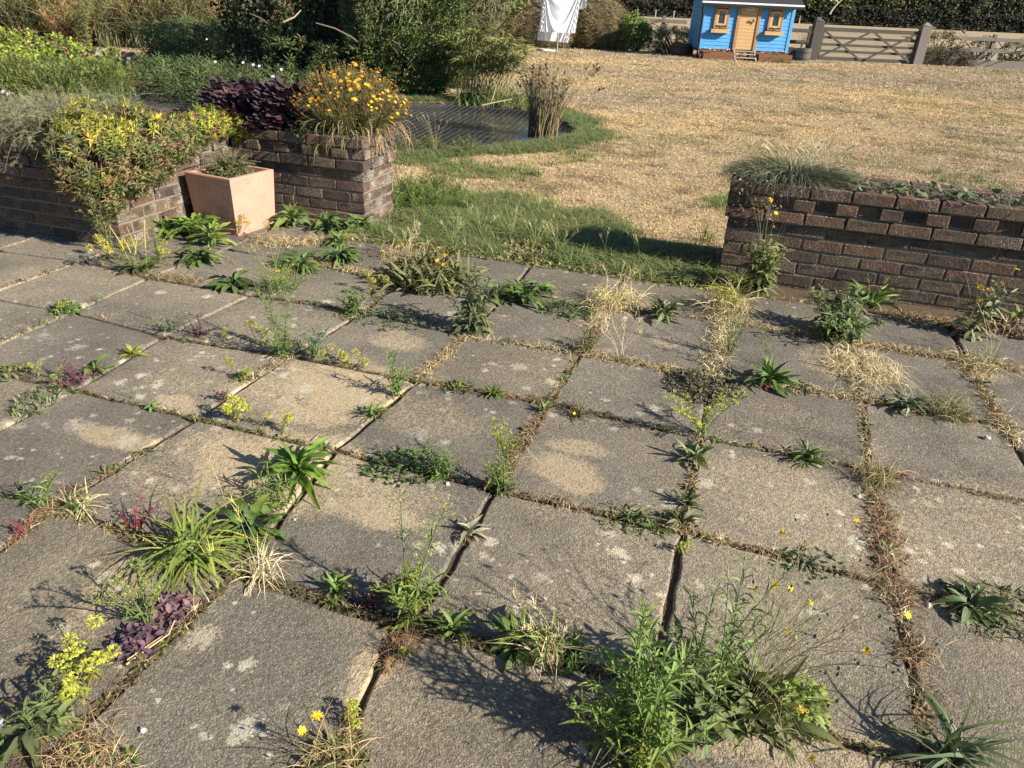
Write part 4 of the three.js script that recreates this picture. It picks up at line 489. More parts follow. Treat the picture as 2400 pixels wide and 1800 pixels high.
// ---------------------------------------------------------------- pot and planter plants
R = rng(501);
const potMat = new THREE.MeshStandardMaterial({ roughness: .9, map: colorTex(512, 512, (x, y, o) => {       // terracotta with a rubbed patch, fine cracks and streaks
  const st = vn(x / 3, y / 60) * .5 + vn(x / 9, y / 90) * .5, m = fbm(x / 60, y / 60, 3), k = .86 + .12 * st + .2 * (m - .5); o[0] = .55 * k; o[1] = .29 * k; o[2] = .205 * k;
  const cx = (x - 178) / 34 + .8 * (vn(y / 30, 4) - .5), cy = (y - 170) / 120; const patch = 1 - sst(.75, .95, cx * cx + cy * cy + .3 * (vn(x / 12, y / 12) - .5)); o[0] *= 1 - .16 * patch; o[1] *= 1 - .22 * patch; o[2] *= 1 - .25 * patch;
  const cr = Math.abs(vn(x / 70 + 60, y / 70) - .5); if (cr < .006 && vn(x / 40, y / 40) > .5) { o[0] *= .6; o[1] *= .55; o[2] *= .55; }
}), bumpMap: greyTex(256, 256, (x, y) => .6 * vn(x / 2, y / 22) + .4 * vn(x / 20, y / 30)), bumpScale: .0012 });
const pot = thing('plant_pot', 'square pinkish terracotta pot standing in the corner of the left wall', 'plant pot', UV(-3.325, 4.155), null, -YAW - .14);
{
  const g = new THREE.BufferGeometry(), pos = [], uv = [], q = (A, B, C, D, u0 = 0) => { for (const [p, s, t] of [[A, 0, 0], [B, 1, 0], [C, 1, 1], [A, 0, 0], [C, 1, 1], [D, 0, 1]]) { pos.push(...p); uv.push(u0 ? .52 + s * .46 : s * .48, t); } };
  const ring = (h, y) => [[-h, y, h], [h, y, h], [h, y, -h], [-h, y, -h]]; const rs = [ring(.18, 0), ring(.2, .376), ring(.198, .383), ring(.172, .383), ring(.164, .29)];
  for (let k = 0; k < 4; k++) for (let s = 0; s < 4; s++) q(rs[k][s], rs[k][(s + 1) % 4], rs[k + 1][(s + 1) % 4], rs[k + 1][s], s * .37);
  g.setAttribute('position', new THREE.Float32BufferAttribute(pos, 3)); g.setAttribute('uv', new THREE.Float32BufferAttribute(uv, 2)); g.computeVertexNormals(); mesh('pot_wall', g, potMat, pot);
  part('soil', .33, .02, .33, 0, .32, 0, soilMat, pot);
}
{ const t = thing('herb', 'small leaved grey green herb spilling over the rim of the terracotta pot', 'plant', UV(-3.35, 4.18, .33), null, -YAW); branchy(t, { n: 90, h: .21, col: [.12, .14, .055], leaf: .022, dens: 170, lean: 1.15 }); branchy(t, { n: 40, h: .24, col: [.2, .18, .1], leaf: .012, dens: 120, lean: 1.2 }); mat(t, { rad: .16, n: 1100, col: [.12, .14, .055], leaf: .022, h: .14 }); }
// mounds of foliage on an ellipsoid's skin and inside; fn(direction, height 0..1) gives the colour
function mound(parent, name, geo, n, c, r, size, fn, o = {}) {
  const list = []; for (let k = 0; k < n; k++) { const d = V3(rr(-1, 1), rr(o.low ?? -.6, 1), rr(-1, 1)).normalize(), f = (.62 + .38 * Math.sqrt(R())) * (.82 + .36 * vn(d.x * 3 + 9 + (o.s || 0), d.y * 3 + d.z * 4)); const p = V3(c.x + d.x * r.x * f, c.y + d.y * r.y * f, c.z + d.z * r.z * f); if (o.ok && !o.ok(p)) continue;
    const yaw = Math.atan2(d.x, d.z), out = 1.57 - Math.acos(Math.max(-1, Math.min(1, d.y))); list.push([mat4(p, yaw + rr(-.8, .8), (o.flat ? rr(-.3, .6) : out - 1.57 + rr(-.4, .4)), rr(-.3, .3), size * rr(.7, 1.25)), vary(fn(d, (p.y - c.y) / r.y), .3)]); }
  return instanced(name, geo, cluMat, list, parent);
}
const W22 = whorl(20, 1, .85), W14 = whorl(14, 1, .8, [.2, 1.45]);
{ const t = thing('shrub', 'large yellow green shrub with whorled leaves overhanging the left wall corner', 'shrub', V3(0, 0, 0)); R = rng(61);
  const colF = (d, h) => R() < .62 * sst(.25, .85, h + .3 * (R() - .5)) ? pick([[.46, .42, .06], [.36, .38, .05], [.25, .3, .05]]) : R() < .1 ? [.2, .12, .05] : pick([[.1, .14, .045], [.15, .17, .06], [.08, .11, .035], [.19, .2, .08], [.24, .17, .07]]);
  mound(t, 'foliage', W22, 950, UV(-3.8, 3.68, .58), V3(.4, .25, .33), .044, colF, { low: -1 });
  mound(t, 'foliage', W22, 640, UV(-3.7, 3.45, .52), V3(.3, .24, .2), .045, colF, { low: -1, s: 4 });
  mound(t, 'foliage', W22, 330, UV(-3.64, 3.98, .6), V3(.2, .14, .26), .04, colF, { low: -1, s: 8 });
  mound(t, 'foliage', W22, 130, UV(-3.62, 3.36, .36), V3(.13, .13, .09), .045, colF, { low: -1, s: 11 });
  const b = new MB(); for (let k = 0; k < 26; k++) b.tube(stemPath(UV(-3.85 + rr(-.15, .15), 3.7 + rr(-.1, .1), .56), R() * TAU, rr(.2, .4), 1.2, .5), .006, .003, [.25, .18, .1], 5); b.build('stem', stemMat, t, 'stuff'); }
{ const t = thing('shrub', 'low yellow green shrub trailing along the return wall beside the purple leaves', 'shrub', V3(0, 0, 0)); R = rng(62);
  const cf = (d, h) => R() < .4 ? [.33, .36, .06] : R() < .12 ? [.2, .07, .05] : [.13, .2, .04];
  mound(t, 'foliage', W22, 330, UV(-3.64, 4.36, .62), V3(.15, .11, .25), .037, cf, { low: -.8 }); mound(t, 'foliage', W22, 130, UV(-3.47, 4.6, .58), V3(.13, .1, .08), .036, cf, { low: -1 }); }
{ const t = thing('shrub', 'silver grey shrub trailing over the left wall at the photo edge', 'shrub', V3(0, 0, 0)); R = rng(63);
  const b = new MB(), list = []; const sprig = (() => { const s = new MB(); for (let k = 0; k < 26; k++) s.add(LEAF.needle[0], mat4(V3(0, 0, k / 26), R() * TAU, rr(.2, 1), 0, .26, .2, .26), [1, 1, 1]); return s.geo(); })();
  for (let k = 0; k < 620; k++) { const c = UV(-4.08 + rr(-.42, .16) * 1.1, 3.56 + rr(-.14, .34), .58 + rr(0, .2)), a = Math.PI + YAW * 0 + rr(-2.2, 2.2), out = rr(.12, .42), drop = R(), p = []; const dir = UV(Math.sin(a) * .8 - .25, -Math.abs(Math.cos(a)) * .7 - (R() < .35 ? -.9 : 0)).normalize(); for (let j = 0; j <= 5; j++) { const q = j / 5; p.push(V3(c.x + dir.x * out * q, c.y + Math.sin(q * 2.2) * .06 - drop * .3 * q * q + rr(0, .06) * q, c.z + dir.z * out * q)); }
    b.tube(p, .0018, .001, [.2, .2, .13], 3); for (let j = 0; j < 4; j++) { const q = along(p, rr(.35, .98)); list.push([mat4(q, Math.atan2(dir.x, dir.z) + rr(-.9, .9), rr(-.7, .5), 0, rr(.045, .08)), vary([.2, .22, .16], .35)]); } }
  for (let k = 0; k < 500; k++) list.push([mat4(UV(-4.1 + rr(-.4, .3), 3.6 + rr(-.12, .45), .6 + rr(0, .22)), R() * TAU, rr(0, 1.4), 0, rr(.05, .09)), vary([.2, .22, .16], .35)]);
  b.build('stem', stemMat, t, 'stuff'); instanced('foliage', sprig, cluMat, list, t); }
{ const t = thing('heuchera', 'dark purple leaved plants filling the planter behind the terracotta pot', 'plant', V3(0, 0, 0)); R = rng(64);
  const cf = () => pick([[.05, .012, .022], [.075, .02, .032], [.035, .01, .02], [.11, .035, .04]]); const hg = cluster(LEAF.heart, 6, .5, 1, .3);
  mound(t, 'foliage', hg, 260, UV(-3.55, 4.85, .66), V3(.34, .18, .26), .062, cf, { flat: 1 }); mound(t, 'foliage', hg, 300, UV(-3.18, 4.83, .68), V3(.3, .2, .26), .064, cf, { flat: 1, s: 5 }); mound(t, 'foliage', hg, 150, UV(-3.85, 4.95, .68), V3(.22, .16, .2), .058, cf, { flat: 1, s: 7 });
  mound(t, 'foliage', hg, 30, UV(-3.32, 4.58, .58), V3(.12, .1, .05), .045, () => pick([[.2, .05, .05], [.09, .03, .03]]), { flat: 1 }); }
const goldMat = flowerMat.clone(); goldMat.color.setRGB(.92, .6, .01);
{ const t = thing('coreopsis', 'rounded clump of yellow daisy flowers on top of the left brick pillar', 'flowers', UV(-2.76, 4.82, .57)); R = rng(65);
  const b = new MB(), lb = new MB(); let nf = 0;
  for (let k = 0; k < 1100; k++) { const a = R() * TAU, s = Math.sqrt(R()), q0 = R() < .16 ? rr(1, 1.12) : rr(.72, 1), hh = .46 * Math.sqrt(1 - .82 * s * s) * q0, T = V3(Math.sin(a) * .44 * s, hh, Math.cos(a) * .3 * s), B = V3(T.x * .5, 0, T.z * .5), p = [0, .25, .5, .75, 1].map(t => V3(B.x + (T.x - B.x) * t * (.4 + .6 * t), hh * t, B.z + (T.z - B.z) * t * (.4 + .6 * t)));
    b.tube(p, .0016, .0011, vary(R() < .5 ? [.2, .15, .06] : [.15, .16, .05], .3), 3);
    for (let j = 0; j < 13; j++) { const q = along(p, rr(.02, .88)); lb.add(pick(LEAF.lance), mat4(q, R() * TAU, rr(.1, 1.2), 0, .02, .045, .055 * rr(.6, 1.2)), vary(R() < .35 ? [.24, .17, .07] : [.12, .15, .04], .35)); }
    if (nf < 295 && R() < (hh > .22 ? .5 : .16)) { const f = mesh('flower', FLOWER, R() < .15 ? orangeMat : goldMat, t); f.position.copy(T); f.rotation.set(rr(-.2, .8) + Math.cos(a) * s * .6, a, 0, 'YXZ'); f.scale.set(1, rr(.5, 1.6), 1).multiplyScalar(rr(.015, .026)); nf++; } else for (let j = 0; j < 7; j++) lb.add(LEAF.oval[0], mat4(T, R() * TAU, rr(-.3, 1.4), 0, .011, .011, .013), vary(R() < .4 ? [.4, .24, .05] : [.2, .11, .04], .35)); }
  for (let k = 0; k < 380; k++) { const a = R() * TAU, s = rr(.15, .36); lb.add(pick(LEAF.strap), mat4(V3(Math.sin(a) * s * 1.05, rr(-.04, .12), Math.cos(a) * s * .85), a + rr(-.6, .6), rr(-1.1, .5), 0, .14, .14, .14 * rr(.5, 1.1)), vary(R() < .5 ? [.34, .25, .13] : [.12, .13, .045], .4)); }
  b.build('stems', stemMat, t, 'stuff'); lb.build('foliage', leafMat, t, 'stuff'); }
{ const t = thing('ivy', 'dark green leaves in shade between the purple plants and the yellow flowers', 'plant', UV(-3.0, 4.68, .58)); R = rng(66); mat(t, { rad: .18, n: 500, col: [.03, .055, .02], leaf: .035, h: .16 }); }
// on the right wall
{ const t = thing('pinks', 'blue grey spiky cushion with pale tips on the left end of the right wall', 'plant', UV(.25, 4.73, .57)); R = rng(67);
  const b = new MB(); for (let k = 0; k < 2600; k++) { const a = R() * TAU, s = Math.sqrt(R()); b.add(pick(LEAF.strap), mat4(V3(Math.sin(a) * .3 * s, 0, Math.cos(a) * .15 * s), a + rr(-.5, .5), 1.45 - s * .9 + rr(-.35, .2), 0, .06, .15, rr(.1, .2)), vary(R() < .05 ? [.45, .42, .24] : [.1, .135, .1], .3)); } b.build('foliage', leafMat, t, 'stuff'); const g = new MB(); for (let k = 0; k < 34; k++) { const p = stemPath(V3(rr(-.1, .24), .05, rr(-.1, .1)), R() * TAU, rr(.17, .27), .5, .4, 4); g.tube(p, .0012, .001, [.45, .4, .2], 3); g.tube([along(p, .8), p[4]], .003, .002, [.6, .52, .3], 4); } g.build('seed_stalk', stemMat, t, 'stuff'); }
{ const t = thing('dry_plant', 'withered brown plant hanging over the left corner of the right wall', 'plant', UV(.04, 4.6, .56)); R = rng(68); branchy(t, { n: 60, h: .15, col: [.2, .15, .09], leaf: .013, dens: 170, lean: 1.3 }); mat(t, { rad: .13, n: 420, col: [.2, .15, .1], leaf: .018, h: .1, k: .5 }); const b = new MB(); for (let k = 0; k < 150; k++) { const p = UV(.02 + rr(-.08, .2), 4.49 + rr(-.04, .02)).sub(UV(.04, 4.6)); b.add(pick(LEAF.oval), mat4(V3(p.x, rr(-.13, .05) * (1 + R()), p.z), R() * TAU, rr(-1, .4), 0, .022), vary(R() < .2 ? [.42, .3, .16] : [.15, .1, .06], .5)); } b.build('foliage', leafMat, t, 'stuff'); }
{ const t = thing('ivy', 'trailing ivy with glossy leaves along the top of the right wall', 'ivy', V3(0, 0, 0)); R = rng(69);
  const im = shades([.045, .085, .03]).concat(shades([.07, .12, .045])); let n = 0; for (let k = 0; k < 290; k++) { const a = rr(.55, 2.5), m = mesh('leaf', pick(LEAF.heart), pick(im), t); m.position.copy(UV(a, 4.53 + Math.pow(R(), 1.4) * .3, .575 + rr(0, .055))); E_.set(rr(-.9, .3), R() * TAU, rr(-.4, .4)); m.quaternion.setFromEuler(E_); m.scale.setScalar(rr(.03, .056)); }
  const b = new MB(); for (let k = 0; k < 420; k++) b.add(pick(LEAF.oval), mat4(UV(rr(.5, 2.5), 4.56 + R() * .35, .575 + rr(0, .05)), R() * TAU, rr(-.3, 1), 0, rr(.02, .045)), vary(pick([[.2, .11, .05], [.07, .1, .035], [.3, .2, .1]]), .4)); for (let k = 0; k < 60; k++) b.add(pick(LEAF.straw), mat4(UV(rr(.5, 2.5), 4.6 + R() * .3, .58), R() * TAU, rr(.1, 1), 0, .14), vary([.4, .27, .13], .3)); b.build('dry_leaves', leafMat, t, 'stuff'); }
{ const t = thing('weed', 'grey green leafy sprigs on the wall top at the right photo edge', 'weed', UV(2.02, 4.62, .57)); R = rng(70); upright(t, { stems: 8, h: .22, leaf: .06, type: 'spoon', lw: 1.3, lean: .6, col: [.16, .2, .12], spread: .1 }); }

// ---------------------------------------------------------------- pond
{
  const s = new THREE.Shape(pondCurve.map(p => new THREE.Vector2(p.x, -p.z)));
  mesh('water', sheet(s, -.1, .5), new THREE.MeshPhysicalMaterial({ color: lin(.012, .014, .011), roughness: .06, ior: 1.33, bumpMap: greyTex(256, 256, (x, y) => fbm(x / 32, y / 32, 2)), bumpScale: .006 })).userData.kind = 'structure';
  const pos = [], idx = [], n = pondCurve.length; pondCurve.forEach(p => pos.push(p.x, -.025, p.z, p.x, -.5, p.z)); for (let k = 0; k < n; k++) { const a = k * 2, b = ((k + 1) % n) * 2; idx.push(a, b, a + 1, b, b + 1, a + 1); }
  const g = new THREE.BufferGeometry(); g.setAttribute('position', new THREE.Float32BufferAttribute(pos, 3)); g.setIndex(idx); g.computeVertexNormals(); mesh('pond_edge', g, std(.02, .02, .02, .8)).userData.kind = 'structure';
  const net = new MB(), net2 = new MB(); const lay = (ang, step, rad, B) => { const dx = Math.cos(ang), dz = Math.sin(ang); for (let o = -9; o < 9; o += step) { let run = null; for (let t = -9; t <= 9; t += .2) { const x = -3.6 - dz * o + dx * t, z = -11 + dx * o + dz * t, inn = pondDist(x, z) < .12; const p = V3(x, -.02 - .03 * vn(x, z), z); if (inn && !run) run = p; if (!inn && run) { B.tube([run, run.clone().lerp(p, .5).setY(-.06), p], rad, rad, [.22, .22, .21], 3); run = null; } } } };
  lay(.16, .09, .0017, net); lay(.16 + Math.PI / 2, .09, .0011, net);
  const t = thing('pond_net', 'fine pale netting stretched over the dark pond', 'net', V3(0, 0, 0)); net.build('strands', stemMat, t, 'stuff');
}
{ const t = thing('rush', 'tall brown rush clump with seed heads at the right end of the pond', 'rush', V3(.26, -.1, -9.75)); R = rng(71); const b = new MB(); for (let k = 0; k < 330; k++) { const a = R() * TAU, s = Math.sqrt(R()) * .2, h = rr(.4, 1) * .95, p = stemPath(V3(Math.cos(a) * s, 0, Math.sin(a) * s), a, h, rr(.02, .3), .6, 5); b.tube(p, .0045, .002, vary(R() < .4 ? [.14, .13, .05] : [.3, .22, .12], .35), 3); if (h > .65 && R() < .5) for (let j = 0; j < 5; j++) b.add(LEAF.oval[0], mat4(along(p, rr(.86, 1)), R() * TAU, rr(-.4, 1), 0, .05, .04, .04), vary([.13, .07, .035], .3)); } for (let k = 0; k < 6; k++) { const p = stemPath(V3(.1, 0, 0), 1.57 + rr(-.5, .6), rr(.9, 1.15), rr(.3, .6), .4, 5); b.tube(p, .004, .002, [.26, .17, .09], 3); for (let j = 0; j < 7; j++) b.add(LEAF.oval[0], mat4(along(p, rr(.88, 1)), R() * TAU, rr(-.4, 1), 0, .06, .04, .05), vary([.15, .08, .04], .3)); } b.build('stems', stemMat, t, 'stuff'); }
{ const t = thing('papyrus', 'sedge clump with umbrella tops on the far side of the pond', 'sedge', V3(-.66, -.05, -12.75)); R = rng(72); const b = new MB(), lb = new MB(); for (let k = 0; k < 90; k++) { const a = R() * TAU, s = Math.sqrt(R()) * .4, p = stemPath(V3(Math.cos(a) * s, 0, Math.sin(a) * s * .6), a, rr(.55, 1.12), rr(.05, .45), .5, 5); b.tube(p, .006, .004, vary([.22, .22, .08], .3), 3); for (let j = 0; j < 18; j++) lb.add(pick(LEAF.lance), mat4(p[5], R() * TAU, rr(-.2, .7), 0, .1, .2, .2 * rr(.7, 1.1)), vary([.17, .2, .07], .35)); } for (let k = 0; k < 260; k++) lb.add(pick(LEAF.strap), mat4(V3(rr(-.5, .8), 0, rr(-.3, .3)), R() * TAU, rr(.4, 1.4), 0, .3, .4, rr(.25, .5)), vary([.1, .16, .04], .4)); b.build('stems', stemMat, t, 'stuff'); lb.build('foliage', leafMat, t, 'stuff'); }
for (let k = 0; k < 2; k++) { const t = thing('dead_stick', k ? 'pale dead stem leaning in the sedge on the pond bank' : 'pale curved stick lying on the far pond bank', 'stick', V3(0, 0, 0)), b = new MB(); b.tube((k ? [[1150, 243], [1163, 200], [1141, 165]] : [[1130, 247], [1160, 240], [1200, 232]]).map(([x, y], j) => k ? atZ(x, y, -12.4) : G(x, y, .02 + j * .05)), .012, .007, [.42, .34, .22], 5); b.build('stick', stemMat, t); }
// stones, path and plants on the far bank
const stoneMat = new THREE.MeshStandardMaterial({ color: lin(.42, .38, .3), bumpMap: strawBump, bumpScale: .04, roughness: 1 });
[[188, 138, .2, 'pale stone at the left end of the far pond bank, half in the bindweed'], [228, 142, .26, 'largest flat pale stone on the far pond bank'], [267, 139, .16, 'small pale stone right of the largest flat one'], [303, 145, .24, 'blocky pale stone below the path'], [325, 158, .2, 'low pale stone at the water line of the far pond bank'], [358, 138, .14, 'small round stone on the far pond bank'], [372, 135, .17, 'stone right of the small round one on the far bank'], [398, 133, .15, 'pale stone at the right end of the far pond bank'], [340, 172, .2, 'wet dark stone in the shallow water']].forEach(([x, y, s, l], k) => { const m = mesh('stone', rockGeo(k + 40, 2, .2), stoneMat); m.position.copy(G(x, y)).setY(s * .2); m.scale.set(s * 1.2, s * .62, s * .8); m.rotation.y = k * 1.7; tag(m, l, 'stone', 'stones on the far pond bank'); });
{ const s = new THREE.Shape([[215, 124], [300, 126], [312, 112], [228, 108]].map(([x, y]) => { const p = G(x, y); return new THREE.Vector2(p.x, -p.z); })); mesh('path', sheet(s, -.018, .4), new THREE.MeshStandardMaterial({ color: lin(.34, .27, .19), bumpMap: strawBump, bumpScale: .02, roughness: 1 })).userData.kind = 'structure'; }
function inPoly(P, x, y) { let c = false; for (let i = 0, j = P.length - 1; i < P.length; j = i++) if ((P[i][1] > y) !== (P[j][1] > y) && x < (P[j][0] - P[i][0]) * (y - P[i][1]) / (P[j][1] - P[i][1]) + P[i][0]) c = !c; return c; }
// plants spread over the patch of ground whose outline (in world x, z) is P
function patch(P, n, fn) { const xs = P.map(p => p[0]), zs = P.map(p => p[1]), x0 = Math.min(...xs), x1 = Math.max(...xs), z0 = Math.min(...zs), z1 = Math.max(...zs); for (let k = 0, m = 0; k < n && m < n * 20; m++) { const x = rr(x0, x1), z = rr(z0, z1); if (inPoly(P, x, z)) { fn(x, z); k++; } } }
const ground = a => a.map(([x, y]) => { const p = G(x, y); return [p.x, p.z]; });
const CL = { oval: cluster(LEAF.oval, 12, .7, .55), heart: cluster(LEAF.heart, 7, .8, .7, .5), lance: cluster(LEAF.lance, 22, .7, .8, .3), thin: cluster(LEAF.strap, 24, .5, 1.1, .6) };
const TALL = (() => { const b = new MB(); for (let k = 0; k < 26; k++) b.add(pick(LEAF.strap), mat4(V3(rr(-.12, .12), 0, rr(-.12, .12)), R() * TAU, rr(1.05, 1.5), 0, .5, .9, rr(.45, 1.05)), vary([1, 1, 1], .25)); for (let k = 0; k < 9; k++) { const p = stemPath(V3(rr(-.1, .1), 0, rr(-.1, .1)), R() * TAU, rr(.7, 1.1), .3, .5, 4); b.tube(p, .006, .004, [1.1, 1, .9], 3); for (let j = 0; j < 8; j++) b.add(LEAF.needle[0], mat4(along(p, rr(.72, 1)), R() * TAU, rr(.4, 1.2), 0, .3, .2, .12), vary([1.15, 1, .85], .2)); } return b.geo(); })();
{ R = rng(80); const l = []; patch(ground([[-80, 245], [60, 235], [310, 225], [300, 190], [160, 130], [60, 110], [-80, 90]]), 850, (x, z) => { const w = Math.max(0, -pondDist(x, z)); l.push([mat4(V3(x, rr(.02, .4) * (.3 + vn(x, z)), z), R() * TAU, rr(-.2, .5), 0, rr(.075, .14)), vary(R() < .6 ? [.2, .28, .035] : R() < .35 ? [.2, .12, .05] : [.09, .14, .03], .35)]); });
  const t = thing('bindweed', 'sprawling light green bindweed with heart shaped leaves beside the left of the pond', 'climber', V3(0, 0, 0)); instanced('foliage', CL.heart, cluMat, l, t); const b = new MB(); for (let k = 0; k < 60; k++) { const a = G(rr(0, 280), rr(120, 220)); b.tube(stemPath(a, rr(1, 2.2), rr(.5, 1.4), 1.3, .3, 5), .006, .004, [.2, .12, .06], 3); } b.build('stems', stemMat, t, 'stuff');
  const wm = leafTint([.8, .8, .78]); for (const [x, y] of [[66, 98], [90, 100], [120, 146], [8, 215], [20, 220]]) { const m = mesh('flower', FLOWER, wm, t); m.position.copy(G(x, y, .35)); m.scale.setScalar(.045); m.rotation.x = .6; } }
{ R = rng(81); const l = []; patch(ground([[340, 150], [440, 105], [600, 92], [730, 110], [800, 225], [640, 250], [470, 250], [330, 215], [320, 180]]), 4200, (x, z) => { const wet = pondDist(x, z) < .05; l.push([mat4(V3(x, Math.pow(R(), 1.3) * (wet ? .3 : .75), z), R() * TAU, rr(-.2, .8), 0, rr(.07, .15)), vary(R() < .5 ? [.055, .1, .025] : R() < .3 ? [.16, .16, .05] : [.035, .07, .02], .4)]); });
  const t = thing('bank_plants', 'tangle of dark green plants with white bindweed flowers behind the purple leaves', 'plants', V3(0, 0, 0)); instanced('foliage', CL.lance, cluMat, l, t); const wm = leafTint([.85, .85, .83]); for (const [x, y] of [[660, 163], [608, 155], [594, 152], [640, 180], [505, 145], [570, 147], [485, 92]]) { const m = mesh('flower', FLOWER, wm, t); m.position.copy(G(x, y, .7)); m.scale.setScalar(.033); m.rotation.x = .8; } }
{ R = rng(82); const l = [], l2 = []; patch([[-30, -37], [-3.6, -37], [-3.2, -29.5], [-6, -26], [-8, -22], [-10.8, -20.5], [-20, -20]], 5200, (x, z) => { const px = x / -z, dk = vn(x * .5, z * .5); const c = px < -.6 + .1 * (dk - .5) ? [.14, .148, .05] : dk > .62 ? [.17, .165, .06] : R() < .25 ? [.52, .37, .17] : [.33, .22, .095]; l.push([mat4(V3(x, -.03, z), R() * TAU, 0, 0, rr(.9, 1.6) * (.6 + dk) * (z < -26 ? 1.35 : .7), rr(.8, 1.7) * (.55 + dk) * (z < -26 ? 1.25 : .72)), vary(c, .3)]); });
  tag(instanced('tall_grass', TALL, cluMat, l), 'tall golden brown dry grass on the rough bank beyond the pond', 'tall grass');
  const t = thing('weed', 'tall pale seeding weed left of the path beyond the pond', 'weed', G(205, 112)); upright(t, { stems: 16, h: 1.5, leaf: .16, lw: .6, lean: .55, dens: 40, col: [.2, .22, .1], r: .008, top: 'feather', topCol: [.28, .27, .13] });
  const t2 = thing('weed', 'tall dry stalk with pale leaves standing in the bank grass', 'weed', G(440, 112)); upright(t2, { stems: 3, h: 2.2, leaf: .2, lw: .9, lean: .12, dens: 24, col: [.33, .29, .16], r: .012, stemCol: [.4, .32, .18] });
  const t3 = thing('bramble', 'dark green bramble mound right of the path beyond the pond', 'bramble', G(270, 100)); mound(t3, 'foliage', CL.oval, 420, V3(0, .35, 0), V3(1.1, .55, .8), .14, () => pick([[.05, .09, .025], [.08, .12, .03]])); 
  const t4 = thing('weed', 'leafy green weed patch in the dry grass left of the dark shrub', 'weed', G(545, 60)); mound(t4, 'foliage', CL.lance, 300, V3(0, .5, 0), V3(.9, .6, .7), .22, () => [.08, .13, .035]); 
  const t5 = thing('grass_tuft', 'long soft green grass left of the silver shrub', 'grass', G(50, 240)); const gl = []; for (let k = 0; k < 260; k++) gl.push([mat4(V3(rr(-.9, .9), -.03, rr(-1.2, .6)), R() * TAU, 0, 0, rr(.35, .6)), vary([.11, .17, .045], .3)]); instanced('blades', TALL, cluMat, gl, t5); }
// shrubs and willow behind the pond: every one with trunk, branches and leaf clusters that leave gaps
function bush(name, label, category, p, parts, { trunk = [.12, .09, .06], n = 7, seed = 1, h = 1.6 } = {}) { R = rng(seed); const t = thing(name, label, category, p); const b = new MB(); for (let k = 0; k < n; k++) b.tube(stemPath(V3(rr(-.3, .3), -.05, rr(-.2, .2)), R() * TAU, h * rr(.7, 1.2), .6, .5, 6), .03, .01, trunk, 5); b.build('trunk', stemMat, t); parts.forEach((q, k) => mound(t, 'crown', q[0], q[1], V3(...q[2]), V3(...q[3]), q[4], () => pick(q[5]), { low: -.9, s: k * 3 + seed, flat: q[6] })); return t; }
const G1 = [[.05, .085, .022], [.075, .12, .03], [.1, .14, .04]], DK = [[.036, .056, .022], [.05, .07, .03], [.04, .052, .026]], OL = [[.15, .16, .06], [.2, .19, .08], [.11, .13, .045]], DR = [[.2, .15, .08], [.26, .19, .1], [.16, .13, .06], [.13, .13, .05]];
bush('shrub', 'dense black green evergreen shrub in shadow behind the yellow flowers', 'shrub', V3(-4.3, 0, -15.2), [[CL.oval, 3800, [0, 1.3, 0], [1.5, 1.7, 1.2], .13, DK], [CL.oval, 1300, [1.2, 1.0, .3], [.8, 1.3, .7], .12, DK]], { seed: 90 });
bush('shrub', 'sunlit bushy green shrub hanging over the far edge of the pond', 'shrub', V3(-2.1, 0, -13.7), [[CL.oval, 1900, [0, .5, .1], [1.15, .65, .55], .085, G1, 1], [CL.lance, 1500, [-.3, 1.3, -.2], [.8, .9, .6], .14, [[.07, .11, .035], [.1, .13, .06], [.12, .14, .07]]], [CL.oval, 900, [.5, 1.1, -.2], [.6, .8, .5], .09, G1, 1]], { seed: 91 });
bush('willow', 'olive willow with pale narrow leaves right of the dark shrubs', 'tree', V3(-1.35, 0, -14.9), [[CL.thin, 1500, [0, 1.5, 0], [.8, 1.5, .6], .2, OL], [CL.lance, 900, [-.3, 1, .2], [.7, 1, .5], .14, [[.06, .1, .03], [.09, .13, .035]]]], { seed: 92, h: 2.4, n: 11, trunk: [.3, .22, .13] });
{ const t = thing('dead_branch', 'pale bare twig sticking out of the dark evergreen shrub', 'branch', V3(0, 0, 0)), b = new MB(); b.tube([atZ(664, 52, -13.6), atZ(690, 40, -13.6), atZ(705, 24, -13.7)], .02, .008, [.45, .36, .22], 5); b.build('branch', stemMat, t); }
{ const t = thing('flower', 'single white bindweed flower on the sunlit shrub above the pond', 'flower', atZ(1048, 123, -13.0)); const m = mesh('petals', FLOWER, leafTint([.88, .88, .86]), t); m.scale.setScalar(.05); m.rotation.x = 1.1; }
bush('shrub', 'tall straw coloured reed thicket behind the white washing', 'shrub', V3(-1.6, 0, -30.6), [[CL.thin, 2200, [0, 1.6, 0], [1.7, 1.9, 1.1], .34, [[.3, .24, .11], [.38, .3, .15], [.22, .2, .08]]], [CL.oval, 500, [.6, 1.6, .9], [.9, 1, .4], .2, [[.1, .14, .04]]]], { seed: 93, h: 2.4 });
bush('shrub', 'twiggy brown dead shrub left of the washing pole', 'shrub', V3(.15, 0, -30.4), [[CL.thin, 1500, [0, .7, 0], [1.4, .9, .7], .25, DR], [CL.lance, 800, [.2, 1.5, -.3], [1.3, 1.2, .7], .25, DR]], { seed: 94 });
bush('shrub', 'dry yellowish bush right of the washing', 'shrub', V3(2.75, 0, -31.3), [[CL.thin, 1500, [0, .75, 0], [1.15, .85, .6], .24, [[.24, .19, .08], [.3, .23, .11], [.16, .15, .06]]], [CL.oval, 160, [-.9, .6, .2], [.4, .5, .3], .14, [[.1, .17, .04]]]], { seed: 95 });
